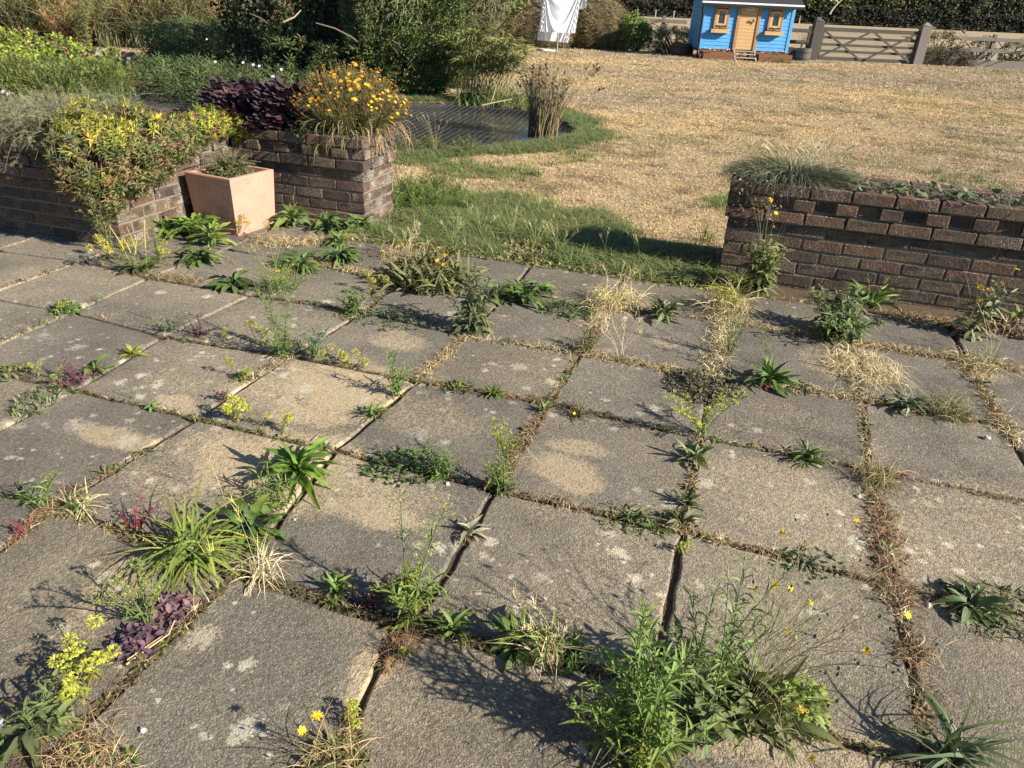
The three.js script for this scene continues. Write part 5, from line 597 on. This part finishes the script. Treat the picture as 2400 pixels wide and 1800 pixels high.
bush('shrub', 'round glossy green bush with yellow flowers at the fence', 'shrub', V3(4.05, 0, -31.0), [[CL.oval, 380, [0, .65, 0], [.72, .62, .5], .15, [[.1, .18, .03], [.14, .21, .04]]], [CL.oval, 90, [-.2, .15, .3], [.6, .2, .3], .12, [[.25, .2, .07]]], [CL.oval, 7, [.75, .5, .2], [.12, .14, .1], .09, [[.8, .55, .02]]]], { seed: 96 });
bush('shrub', 'straggly green plants behind the left barrel at the fence', 'shrub', V3(5.6, 0, -30.9), [[CL.lance, 170, [0, .4, 0], [.95, .6, .4], .14, [[.13, .18, .06], [.18, .19, .08]]]], { seed: 97 });
bush('shrub', 'leggy dry rose bush right of the gate post', 'shrub', V3(15.9, 0, -31), [[CL.oval, 200, [0, .75, 0], [.95, .55, .3], .1, [[.2, .19, .08], [.14, .13, .06], [.28, .22, .1]]], [CL.thin, 240, [.2, .2, 0], [1.3, .35, .3], .2, [[.13, .1, .05]]]], { seed: 98, n: 14 });
bush('shrub', 'thin dry bush behind the first fence post right of the gate', 'shrub', V3(17.6, 0, -31.2), [[CL.oval, 110, [0, .6, 0], [.45, .5, .3], .1, [[.2, .18, .08], [.13, .12, .05]]]], { seed: 99, n: 9 });
bush('shrub', 'sparse dry bush near the right photo edge by the fence', 'shrub', V3(19, 0, -31.2), [[CL.oval, 170, [0, .55, 0], [.8, .5, .3], .1, [[.19, .18, .08], [.13, .12, .05]]]], { seed: 100, n: 12 });

// ---------------------------------------------------------------- fence, gate, playhouse, washing
R = rng(900);
const woodTex = (base, seed) => colorTex(256, 256, (x, y, o) => { const g = vn(x / 2.2 + seed, y / 40) * .6 + vn(x / 7, y / 90 + seed) * .4, k = .7 + .5 * g + .15 * (vn(x / 3, y / 5) - .5); o[0] = base[0] * k; o[1] = base[1] * k; o[2] = base[2] * k; });
const wood = (base, seed, rough = .9) => { const t = woodTex(base, seed); t.repeat.set(3, .8); const q = t.clone(); q.rotation = Math.PI / 2; q.needsUpdate = true; return [new THREE.MeshStandardMaterial({ map: t, roughness: rough }), new THREE.MeshStandardMaterial({ map: q, roughness: rough })]; };
const [greyV, greyH] = wood([.19, .165, .135], 3), [darkV, darkH] = wood([.085, .072, .058], 9), [pineV, pineH] = wood([.6, .39, .175], 14), [brownV, brownH] = wood([.2, .095, .05], 21), [frameV, frameH] = wood([.42, .215, .1], 27), [paleV, paleH] = wood([.38, .32, .25], 33), [caskV] = wood([.13, .1, .078], 41);
function fence(label, x0, x1, z, step, mat, top) {
  const t = thing('rail_fence', label, 'fence', V3(x0, 0, z)), L = x1 - x0; for (let x = step === 0 ? 0 : .02; x <= L + .01; x += step) { part('post', .13, top + .1, .12, x, top / 2, -.02, mat[0], t, .008); }
  for (let x = 0; x < L - .05; x += step) { const w = Math.min(step, L - x); [top - .12, top - .52, top - .9].forEach(y => part('rail', w - .01, .13, .04, x + w / 2, y + rr(-.01, .01), .07, mat[1], t, .006)); part('gravel_board', w - .01, .2, .04, x + w / 2, .07, .072, mat[1], t, .006); } return t;
}
fence('grey post and rail fence left of the blue playhouse', 1.6, 6.3, -32.3, 1.88, [greyV, greyH], 1.2);
fence('grey post and rail fence between the playhouse and the gate', 8.6, 10.85, -31.0, 2.2, [darkV, darkH], 1.1);
fence('grey post and rail fence right of the gate', 15.1, 25, -31.0, 2.75, [greyV, greyH], 1.1);
for (const [k, x, l] of [[0, 10.85, 'thick dark wooden gate post on the left of the gate, with pointed top'], [1, 14.85, 'thick grey wooden gate post on the right of the gate, with pointed top']]) { const t = thing('gate_post', l, 'post', V3(x, 0, -30.4)); part('post', .36, 1.36, .3, 0, .66, 0, k ? greyV : darkV, t, .015); const c = mesh('cap', new THREE.ConeGeometry(.25, .13, 4), k ? greyV : darkV, t); c.position.y = 1.402; c.rotation.y = Math.PI / 4; c.scale.set(1, 1, .84); }
{
  const t = thing('field_gate', 'wooden five bar field gate with two crossed braces and wire mesh', 'gate', V3(11.04, 0, -30.4)), L = 3.62;
  part('top_bar', L, .13, .07, L / 2, 1.08, 0, darkH, t); [.8, .56, .34, .08].forEach((y, k) => part('bar', L, k === 3 ? .14 : .09, .03, L / 2, y, 0, darkH, t)); part('end_post', .09, 1.1, .08, .04, .56, .003, darkV, t); part('end_post', .07, 1.06, .07, L - .03, .55, .003, darkV, t);
  for (const [a, b, c, d] of [[.05, 1.04, 1.6, .1], [1.75, 1.02, .05, .12], [1.95, 1.02, 3.5, .08], [3.45, 1.02, 1.85, .12]]) bar('brace', V3(a, b, .035 + (a > b ? .03 : 0)), V3(c, d, .035 + (a > b ? .03 : 0)), .075, .028, darkV, t);
  const w = new MB(); for (let x = .05; x < L; x += .075) w.tube([V3(x, .04, -.025), V3(x, 1.12, -.025)], .0035, .0035, [.16, .16, .15], 3); for (let y = .1; y < 1.12; y += .075) w.tube([V3(.03, y, -.03), V3(L - .03, y, -.03)], .0035, .0035, [.16, .16, .15], 3); w.build('wire_mesh', stemMat, t, 'stuff');
  part('sill', 4, .05, .3, L / 2 + .1, -.005, .25, std(.36, .33, .28), t);
}
function barrel(label, x, z, r, h, bands) { const t = thing('barrel', label, 'barrel', V3(x, -.03, z)); for (let k = 0; k < 16; k++) { const a = k / 16 * TAU, m = mesh('stave', box(r * .4, h, .03, .006), caskV, t); m.position.set(Math.sin(a) * r * .94, h / 2, Math.cos(a) * r * .94); m.rotation.y = a; } bands.forEach(y => { const m = mesh('hoop', new THREE.CylinderGeometry(r * 1.0 + .012, r * 1.0 + .012, .04, 24, 1, true), std(.05, .045, .04, .6), t); m.position.y = y; }); const s = mesh('soil', new THREE.CylinderGeometry(r * .9, r * .9, .04, 20), soilMat, t); s.position.y = h - .06; return t; }
barrel('half barrel planter with weeds left of the blue playhouse', 5.62, -29.3, .36, .44, [.1, .32]); barrel('grey half barrel at the foot of the left gate post', 10.12, -29.3, .27, .47, [.12, .33]);
{ const t = thing('planter_box', 'square black planter beside the grey half barrel', 'planter', V3(9.62, -.03, -29.5)); part('box', .42, .46, .4, 0, .23, 0, std(.015, .014, .014, .6), t, .01); part('soil', .36, .03, .34, 0, .455, 0, soilMat, t); }
{ const t = thing('weed', 'thin brown stalks growing out of the half barrel at the gate', 'weed', V3(10.0, .4, -29.3)); R = rng(55); upright(t, { stems: 22, h: .8, leaf: .06, lean: .5, dens: 14, col: [.2, .15, .08], stemCol: [.2, .14, .08], r: .004 }); }
{ const t = thing('weed', 'bright green weed between the playhouse troughs and the black planter', 'weed', V3(9.25, 0, -28.7)); R = rng(56); upright(t, { stems: 14, h: .35, leaf: .12, lean: .9, dens: 30, type: 'oval', col: [.13, .2, .045] }); }
{
  const X0 = 6.0, Z0 = -28.05, Wd = 3.13, D = 2.0, Y0 = .32, H = 1.5;
  const t = thing('playhouse', 'sky blue wooden playhouse with pine door and two small windows', 'playhouse', V3(X0, 0, Z0));
  const blue = new THREE.MeshStandardMaterial({ roughness: .6, map: colorTex(256, 256, (x, y, o) => { const m = fbm(x / 40, y / 12, 3), sp = sst(.68, .74, vn(x / 3, y / 2)) * sst(.5, .7, vn(x / 30, y / 20)), k = .82 + .36 * m; o[0] = .085 * k + .1 * sp; o[1] = .35 * k + .06 * sp; o[2] = .68 * k; }), bumpMap: strawBump, bumpScale: .003 }), felt = std(.03, .03, .033, .95), white = std(.8, .8, .78, .5), blk = std(.012, .012, .013, .5), dark = std(.012, .011, .01);
  const dx0 = 1.17, dx1 = 1.97, boards = 13, bh = H / boards;
  for (const [a, b] of [[.09, dx0], [dx1, Wd - .1]]) for (let k = 0; k < boards; k++) { const m = part('board', b - a, bh - .004, .022, (a + b) / 2, Y0 + bh * (k + .5), -.01, blue, t, .005); m.rotation.x = -.09; }
  part('corner_board', .1, H + .02, .05, .045, Y0 + H / 2, -.005, blue, t); part('corner_board', .11, H + .02, .05, Wd - .05, Y0 + H / 2, -.005, blue, t);
  for (let k = 0; k < boards + 4; k++) { const taper = Math.max(0, k - boards + 1) * .34, m = mesh('board', box(.022, bh - .004, Math.max(.3, D - .06 - taper), .005), blue, t); m.position.set(.005, Y0 + bh * (k + .5), -D / 2); m.rotation.z = -.09; }
  part('wall', Wd - .08, H, .03, Wd / 2, Y0 + H / 2, -.06, dark, t); part('wall', .03, H, D - .1, Wd - .06, Y0 + H / 2, -D / 2, blue, t); part('wall', Wd - .08, H, .03, Wd / 2, Y0 + H / 2, -D + .02, blue, t); part('floor', Wd, .08, D - .05, Wd / 2, Y0 - .045, -D / 2, brownH, t);
  for (const [x, z] of [[.15, -.15], [Wd - .15, -.15], [.15, -D + .15], [Wd - .15, -D + .15], [Wd / 2, -.15]]) part('leg', .12, Y0, .12, x, (Y0 - .08) / 2, z, brownV, t);
  { const rise = .62, run = D / 2 + .28, len = Math.hypot(rise, run); for (const s of [0, 1]) { const m = mesh('roof', box(Wd + .34, .05, len, .008), felt, t); m.position.set(Wd / 2 + .02, Y0 + H + .25, s ? -D / 2 - run / 2 + .02 : -D / 2 + run / 2 - .02); m.rotation.x = (s ? -1 : 1) * Math.atan2(rise, run); } }
  part('fascia', Wd + .34, .055, .03, Wd / 2 + .02, Y0 + H - .055, .27, white, t); part('gutter', Wd + .34, .07, .06, Wd / 2 + .02, Y0 + H - .125, .25, blk, t);
  { const b = new MB(); b.tube([V3(-.08, Y0 + H - .12, .26), V3(-.09, Y0 + H - .3, .2), V3(-.02, Y0 + H - .42, .06), V3(-.02, 0, .05)], .035, .035, [.012, .012, .013], 8); b.build('downpipe', stemMat, t); }
  const door = part('door', dx1 - dx0 - .2, 1.42, .04, (dx0 + dx1) / 2, Y0 + .73, .0, dark, t); for (let k = 0; k < 13; k++) { const m = mesh('door_board', box(dx1 - dx0 - .21, 1.42 / 13 - .004, .02, .004), pineH, door); m.position.set(0, -.71 + 1.42 / 13 * (k + .5), .022); }
  part('door_frame', .1, 1.52, .09, dx0 + .045, Y0 + .76, .015, frameV, t); part('door_frame', .1, 1.52, .09, dx1 - .045, Y0 + .76, .015, frameV, t); part('door_frame', dx1 - dx0, .06, .09, (dx0 + dx1) / 2, Y0 + 1.49, .017, frameH, t);
  { const pl = part('door_sign', .24, .09, .015, (dx0 + dx1) / 2, Y0 + 1.3, .045, white, t); for (let k = 0; k < 5; k++) { const m = mesh('tile', box(.032, .05, .006, .002), std(.25, .34, .5), pl); m.position.set(-.08 + k * .04, 0, .009); } }
  { const h = part('latch', .2, .05, .05, dx1 - .27, Y0 + .93, .06, paleH, t); const m = mesh('knob', new THREE.SphereGeometry(.035, 10, 8), paleV, h); m.position.set(.06, .03, .02); const m2 = mesh('bracket', box(.04, .14, .03, .005), paleV, h); m2.position.set(.03, -.01, 0); }
  for (const x of [.64, 2.5]) {
    const f = part('window', .42, .62, .02, x, Y0 + 1.0, .012, dark, t); const gl = mesh('pane', box(.2, .4, .008, .002), new THREE.MeshPhysicalMaterial({ color: lin(.03, .04, .05), roughness: .08, clearcoat: 1 }), f); gl.position.z = .016;
    for (const [w, h, px, py, m] of [[.06, .66, -.22, 0, frameV], [.06, .66, .22, 0, frameV], [.5, .06, 0, .32, frameH], [.5, .05, 0, -.32, frameH]]) { const q = mesh('frame', box(w, h, .06, .005), m, f); q.position.set(px, py, .022); } for (const [w, h, px, py, m] of [[.085, .5, -.143, 0, pineV], [.085, .5, .143, 0, pineV], [.2, .07, 0, .225, pineH], [.2, .07, 0, -.225, pineH]]) { const q = mesh('sash', box(w, h, .03, .004), m, f); q.position.set(px, py, .03); }
  }
  for (const x of [.62, 2.48]) { const wb = thing('window_box', x < 1 ? 'pine window box under the left playhouse window' : 'pine window box under the right playhouse window', 'window box', V3(X0 + x, Y0 + .52, Z0 + .02)); part('box', .62, .12, .17, 0, .06, .085, pineH, wb); part('soil', .58, .02, .13, 0, .112, .085, soilMat, wb); const p = thing('flowers', x < 1 ? 'grey leaved plants in the left window box' : 'white flowered plants in the right window box', 'plants', V3(X0 + x, Y0 + .63, Z0 + .11)); R = rng(300 + x * 10 | 0); upright(p, { stems: 26, h: .17, leaf: .05, lean: .9, spread: .26, dens: 60, col: [.14, .18, .12] }); if (x > 1) { const wm = leafTint([.7, .7, .6]); for (let k = 0; k < 12; k++) { const m = mesh('flower', FLOWER, wm, p); m.position.set(rr(-.15, .1), rr(.05, .12), rr(0, .06)); m.scale.setScalar(.035); } } }
  for (const [x, w, l] of [[.1, 1.08, 'left'], [2.02, 1.16, 'right']]) { const b = thing('trough', `brown wooden flower trough at the ${l} of the playhouse steps`, 'trough', V3(X0 + x, -.03, Z0 + .3)); part('front_board', w, .13, .03, w / 2, .08, .16, brownH, b); part('front_board', w, .13, .03, w / 2, .215, .16, brownH, b); part('back_board', w, .27, .03, w / 2, .145, -.16, brownH, b); part('end_board', .03, .27, .29, .015, .145, 0, brownV, b); part('end_board', .03, .27, .29, w - .015, .145, 0, brownV, b); part('soil', w - .07, .05, .28, w / 2, .22, 0, soilMat, b);
    const p = thing('flowers', `mixed small bedding flowers in the ${l} trough`, 'flowers', V3(X0 + x + w / 2, .22, Z0 + .3)); R = rng(310 + w * 10 | 0); upright(p, { stems: 26, h: .14, leaf: .06, type: 'oval', lean: .8, spread: w * .42, dens: 60, col: [.1, .17, .04] }); const cs = [leafTint([.6, .05, .12]), leafTint([.75, .65, .12]), leafTint([.8, .75, .7]), leafTint([.6, .12, .1])]; for (let k = 0; k < 26; k++) { const m = mesh('flower', FLOWER, pick(cs), p); m.position.set(rr(-w * .45, w * .45), rr(.06, .15), rr(-.05, .14)); m.rotation.x = rr(0, 1); m.scale.setScalar(rr(.03, .05)); } }
  const st = thing('step_ladder', 'weathered wooden steps below the playhouse door', 'steps', V3(X0 + 1.57, 0, Z0 + .06)); for (const s of [-1, 1]) bar('stringer', V3(s * .36, -.02, .46), V3(s * .36, .32, .04), .05, .12, paleV, st); [[.1, .36], [.21, .23], [.3, .1]].forEach(([y, z]) => part('tread', .68, .03, .15, 0, y, z, paleH, st));
  { const wr = thing('weed', 'bushy yellow green weed in front of the right trough', 'weed', V3(X0 + 2.85, -.02, Z0 + .62)); R = rng(57); upright(wr, { stems: 24, h: .3, leaf: .05, lean: .7, dens: 60, spread: .15, col: [.17, .19, .06] }); }
}
{ // whirligig line with white bedding
  const base = G(1305, 125), z = base.z, tp = thing('washing_pole', 'thin metal pole under the white washing', 'pole', V3(base.x, 0, z)); const m = mesh('pole', new THREE.CylinderGeometry(.024, .024, 2.4, 10), std(.32, .3, .27, .5), tp); m.position.y = 1.17; for (let k = 0; k < 4; k++) bar('arm', V3(0, 2.1, 0), V3(Math.sin(k * 1.571 + .5) * 1.3, 2.35, Math.cos(k * 1.571 + .5) * 1.3), .025, .025, std(.3, .3, .3, .5), tp);
  const cloth = new THREE.MeshPhysicalMaterial({ color: lin(.82, .83, .86), roughness: .9, transmission: .25, thickness: 0, side: THREE.DoubleSide });
  function sheetGeo(w, yTop, yBot, fold, slant, seed) { const nx = 70, ny = 60, pos = [], idx = []; for (let j = 0; j <= ny; j++) for (let i = 0; i <= nx; i++) { const u = i / nx, v = j / ny, s = 2 * u - 1; const phi = v / (1.16 - s * s), d = fold * (Math.sin(phi * 15 + seed + 1.5 * s) * Math.min(1, phi * 1.2) / (1 + .12 * phi * phi) + .4 * Math.sin(phi * 29 + seed * 2 + 3 * s) / (1 + phi) + 1.2 * Math.sin(s * 3 + seed) * v); pos.push((u - .5) * w * (1 - .05 * v) + slant * v, yTop + (yBot - yTop) * v - .05 * (1 - s * s) * v * 0, d); } for (let j = 0; j < ny; j++) for (let i = 0; i < nx; i++) { const a = j * (nx + 1) + i; idx.push(a, a + nx + 1, a + 1, a + 1, a + nx + 1, a + nx + 2); } const g = new THREE.BufferGeometry(); g.setAttribute('position', new THREE.Float32BufferAttribute(pos, 3)); g.setIndex(idx); g.computeVertexNormals(); return g; }
  const a = atZ(1266, 74, z + .35), b = atZ(1352, 72, z + .35), c = atZ(1259, 93, z - .1), d = atZ(1336, 99, z - .1);
  const s1 = mesh('bed_sheet', sheetGeo((b.x - a.x) * 1.0, 2.28, a.y, .034, -.12, 1.3), cloth); s1.position.set((a.x + b.x) / 2 + .1, 0, z + .35); tag(s1, 'white bed sheet with deep V folds hanging in front on the washing line', 'sheet');
  const s2 = mesh('bed_sheet', sheetGeo(d.x - c.x, 2.28, (c.y + d.y) / 2 - .02, .034, -.16, 4.4), cloth); s2.position.set((c.x + d.x) / 2 + .12, 0, z - .1); s2.rotation.z = -.03; tag(s2, 'longer white sheet hanging behind, its hem showing below', 'sheet');
  const e = atZ(1352, 24, z), s3 = mesh('pillow_case', sheetGeo(.85, 2.3, e.y + .05, .05, -.15, 2.2), cloth); s3.position.set(e.x + .28, 0, z - .05); s3.rotation.set(0, -.5, .18); tag(s3, 'white cloth blowing out to the right of the bed sheets', 'cloth');
  const q = G(1278, 120), p = thing('dropped_cloth', 'small crumpled white and black cloth on the grass by the pole', 'cloth', q), cr = mesh('cloth', rockGeo(77, 2, .35), cloth, p); cr.scale.set(.4, .05, .3); cr.position.y = .02; const cr2 = mesh('dark_patch', rockGeo(78, 1, .3), std(.04, .04, .05), p); cr2.scale.set(.15, .05, .12); cr2.position.set(-.2, .03, .16);
}
// ---------------------------------------------------------------- beyond the field: hedge, trees, far fence
R = rng(1000);
{ const l = []; for (let k = 0; k < 5200; k++) { const x = rr(-40, 150), z = -186 - x * .09 + rr(-2.5, .5), top = 3.2 + 1.2 * vn(x * .15, 2); l.push([mat4(V3(x, rr(.1, top), z), R() * TAU, rr(-.3, .5), 0, rr(.8, 1.3)), vary([.016, .022, .009], .4)]); } tag(instanced('far_hedge', CL.oval, cluMat, l), 'long dark hedge along the far side of the stubble field', 'hedge'); }
{
  const crowns = [0, 1, 2, 3].map(v => { R = rng(1100 + v); const l = []; for (let k = 0; k < 1500; k++) { const d = V3(rr(-1, 1), rr(-1, 1), rr(-1, 1)).normalize(), f = (.6 + .4 * R()) * (.75 + .5 * vn(d.x * 2.5 + v * 7, d.y * 2.5 + d.z * 2)); l.push([d, f]); } return l; });
  const names = ['dull green', 'olive green', 'deep green', 'dark grey green', 'mid green'], spots = []; for (let k = 0; k < 17; k++) spots.push([-32 + k * 11.2, k]);
  const where = k => k === 0 ? 'leftmost tree of the far row, behind the washing' : `tree ${['second', 'third', 'fourth', 'fifth', 'sixth', 'seventh', 'eighth', 'ninth', 'tenth', 'eleventh', 'twelfth', 'thirteenth', 'fourteenth', 'fifteenth', 'sixteenth', 'last'][k - 1]} from the left in the far row`;
  for (const [x, k] of spots) { R = rng(1200 + k); const z = -193 - x * .09 + rr(-3, 3), t = thing('tree', `${names[k % 5]} ${where(k)}`, 'tree', V3(x, 0, z), 'trees along the far side of the field'); const b = new MB(); b.tube(stemPath(V3(0, 0, 0), 1, 7, .05), .5, .3, [.1, .08, .06], 6); b.build('trunk', stemMat, t); const base = [[.075, .095, .04], [.12, .12, .045], [.045, .068, .03], [.07, .08, .055], [.09, .12, .04]][k % 5], rad = rr(6.5, 8.5), H = rr(6, 7.5); const l = crowns[k % 4].map(([d, f]) => [mat4(V3(d.x * rad * f, H + d.y * (H - .6) * f, d.z * rad * .8 * f), R() * TAU, rr(-.3, .5), 0, rr(1.0, 1.7)), vary(base, .35)]); instanced('crown', CL.oval, cluMat, l, t); }
}
{ const t = thing('dead_tree', 'bare white dead branches in front of the far trees right of the playhouse', 'tree', V3(68, 0, -185)); R = rng(1300); const b = new MB(); const br = (p, yaw, h, lean, r, lv) => { const q = stemPath(p, yaw, h, lean, .4, 5); b.tube(q, r, r * .5, [.55, .5, .42], 4); if (lv) for (let k = 0; k < 4; k++) br(along(q, rr(.4, .95)), R() * TAU, h * .5, rr(.4, 1.1), r * .55, lv - 1); }; br(V3(0, 2.2, 0), 1.3, 5, .5, .22, 2); b.build('branches', stemMat, t); }
{ const t = thing('wire_fence', 'line of thin pale posts along the far field edge behind the washing', 'fence', V3(0, 0, 0)); for (let k = 0; k < 14; k++) part('post', .22, 1.5, .22, 12 + k * 4.2, .7, -184 - k * .3, std(.4, .37, .3), t); }

// ---------------------------------------------------------------- grass on the lawn
{
  R = rng(2024);
  const tuftGeo = (n, sp, lift, wide) => { const b = new MB(); for (let k = 0; k < n; k++) b.add(pick(LEAF.straw), mat4(V3(rr(-sp, sp), 0, rr(-sp, sp)), R() * TAU, rr(...lift), rr(-.5, .5), wide * rr(.7, 1.3), 1, rr(.6, 1.15)), vary([1, 1, 1], .3)); return b.geo(); };
  const dry = tuftGeo(15, 1.1, [-.05, .95], 2.4), lush = tuftGeo(18, .5, [.5, 1.45], 2.2), dryL = [], greenL = [], wallB = 4.27;
  const green = (x, z) => { const [a, b] = toUV({ x, z }); const d = pondDist(x, z); let g = d > 0 ? 1 - sst(.05, .35 + .6 * vn(x * 2, z * 2), d) : 0; if (z < -11.5) g *= x > -3 ? .55 : 1; const e = (b - wallB); if (a > -2.6 && a < .3) g = Math.max(g, (1 - sst(.0, .42, e + .6 * (vn(a * 3, b * 3) - .5))) * (1 - sst(-2.2, -1.3, a) * .9)); const q = Math.hypot((a + 1.9) / .8, (b - 5.3) / .9); g = Math.max(g, .8 * (1 - sst(.3, .95, q))); g = Math.max(g, .3 * sst(.55, .85, vn(x * 1.7 + 4, z * 1.1)) * (1 - sst(6, 9, -z))); return g; };
  const N = 230000;
  for (let k = 0; k < N; k++) {
    const dist = 4.2 + 27 * Math.pow(R(), 1.55), ang = rr(-.66, .70), x = dist * Math.tan(ang) * .98, z = -dist; const [a, b] = toUV({ x, z });
    if (b < wallB + .02 + .05 * vn(a * 6, 1) && a > -2.6) continue; if (a < -2.5 && b < 5.15) continue; if (a > -.1 && b > 4.48 && b < 5.05) continue; const pd = pondDist(x, z); if (pd < .02) continue;
    if (z < -30.2 && x > 1) continue; if (x < -4.5 && z < -15.5 && z > -40 && R() < .6) continue; if (x > 5.9 && x < 9.2 && z < -27.9) continue;
    const g = green(x, z), far = Math.max(1, dist / 7), p = V3(x, -.03, z), t = vn(x * .9, z * .9), t2 = vn(x * 4 + 9, z * 4), hot = vn(x * .25 + 3, z * .35);
    if (R() < g) { const s = rr(.05, .1) * Math.pow(far, .6) * (pd < .35 ? 1.0 : 1) * (b - wallB < .8 ? 1.3 : 1); greenL.push([mat4(p, R() * TAU, 0, 0, s * 1.1, s, s * 1.1), vary(R() < .25 ? [.28, .25, .08] : [.1, .17, .028], .35)]); }
    else { const s = rr(.022, .056) * far; const c = (t2 > .7 && R() < .5) || R() < .07 ? [.25, .18, .1] : t > .66 && R() < .4 ? [.3, .27, .11] : [.57 + .2 * (hot - .5), .44 + .13 * (hot - .5), .255]; dryL.push([mat4(p, R() * TAU, rr(-.1, .1), 0, s * 1.25, s * .75, s * 1.25), vary(c, .42)]); }
  }
  tag(instanced('dry_grass', dry, dryMat, dryL), 'short parched straw coloured grass covering the lawn', 'grass');
  tag(instanced('green_grass', lush, copyMat, greenL), 'fresh green grass round the pond and at the foot of the pillar', 'grass');
  // weeds and longer grass along the patio's far edge
  const l = []; for (let k = 0; k < 2600; k++) { const a = rr(-2.5, .05), b = 4.27 + Math.pow(R(), 1.5) * .5 - .06; const s = rr(.05, .13); l.push([mat4(UV(a, b, -.02), R() * TAU, 0, 0, s), vary(R() < .4 ? [.14, .17, .05] : R() < .5 ? [.07, .11, .03] : [.3, .25, .1], .35)]); }
  tag(instanced('edge_weeds', whorl(10, .8, .9, [.1, 1.2], 'spoon'), cluMat, l.map(([m, c]) => [m.clone().scale(V3(.45, .45, .45)), c])), 'low weeds along the edge between patio and lawn', 'weeds');
  let i = 0; for (const [x, y, h, lab] of [[1130, 560, .26, 'barley grass stalk standing on the patio edge, nearest the pillar'], [1195, 552, .26, 'pale barley stalk between the pillar and the wall shadow'], [1255, 570, .2, 'short barley stalk at the patio edge before the wall shadow'], [1310, 590, .2, 'barley stalk at the left end of the wall shadow'], [1420, 600, .24, 'barley stalk in the middle of the wall shadow'], [1500, 610, .25, 'barley stalk in the shadow near the right wall'], [1660, 560, .32, 'tall seeding grass against the left end of the right wall'], [1060, 570, .22, 'seed stalks at the patio edge below the pillar grass'], [1265, 500, .16, 'lone green tuft with stalks out on the dry lawn'], [1300, 490, .12, 'small green tuft on the dry lawn above the wall shadow']]) { R = rng(7000 + x); const t = thing('grass_tuft', lab, 'grass', G(x, y).setY(-.02)); grassHeads(t, { n: 7, h: h * 1.1, lean: .4, col: [.42, .42, .17], head: .07 }); tuft(t, { n: 40, len: h * .6, w: .4, col: [.12, .18, .05], spread: .06, lift: [.4, 1.5] }); }
  { R = rng(7100); const t = thing('grass_tuft', 'long green grass with seed heads at the near edge of the pond', 'grass', G(1020, 352).setY(-.03)); const gl = []; for (let k = 0; k < 26; k++) gl.push([mat4(V3(rr(-.6, .5), 0, rr(-.2, .15)), R() * TAU, 0, 0, rr(.08, .2)), vary([.13, .17, .06], .3)]); instanced('blades', TALL, cluMat, gl, t); grassHeads(t, { n: 12, h: .42, col: [.38, .33, .16] }); }
  { R = rng(7101); const t = thing('grass_tuft', 'lush tall green grass at the pale side of the brick pillar', 'grass', G(960, 478).setY(-.03)); const gl = []; for (let k = 0; k < 75; k++) gl.push([mat4(V3(rr(-.25, .55) * (.4 + .6 * R()), 0, rr(-.4, .25)), R() * TAU, 0, 0, rr(.07, .24)), vary([.1, .18, .04], .3)]); instanced('blades', TALL, cluMat, gl, t); mat(t, { rad: .2, n: 600, col: [.1, .19, .03], leaf: .035, h: .1 }); }
}
renderer.render(scene, camera);
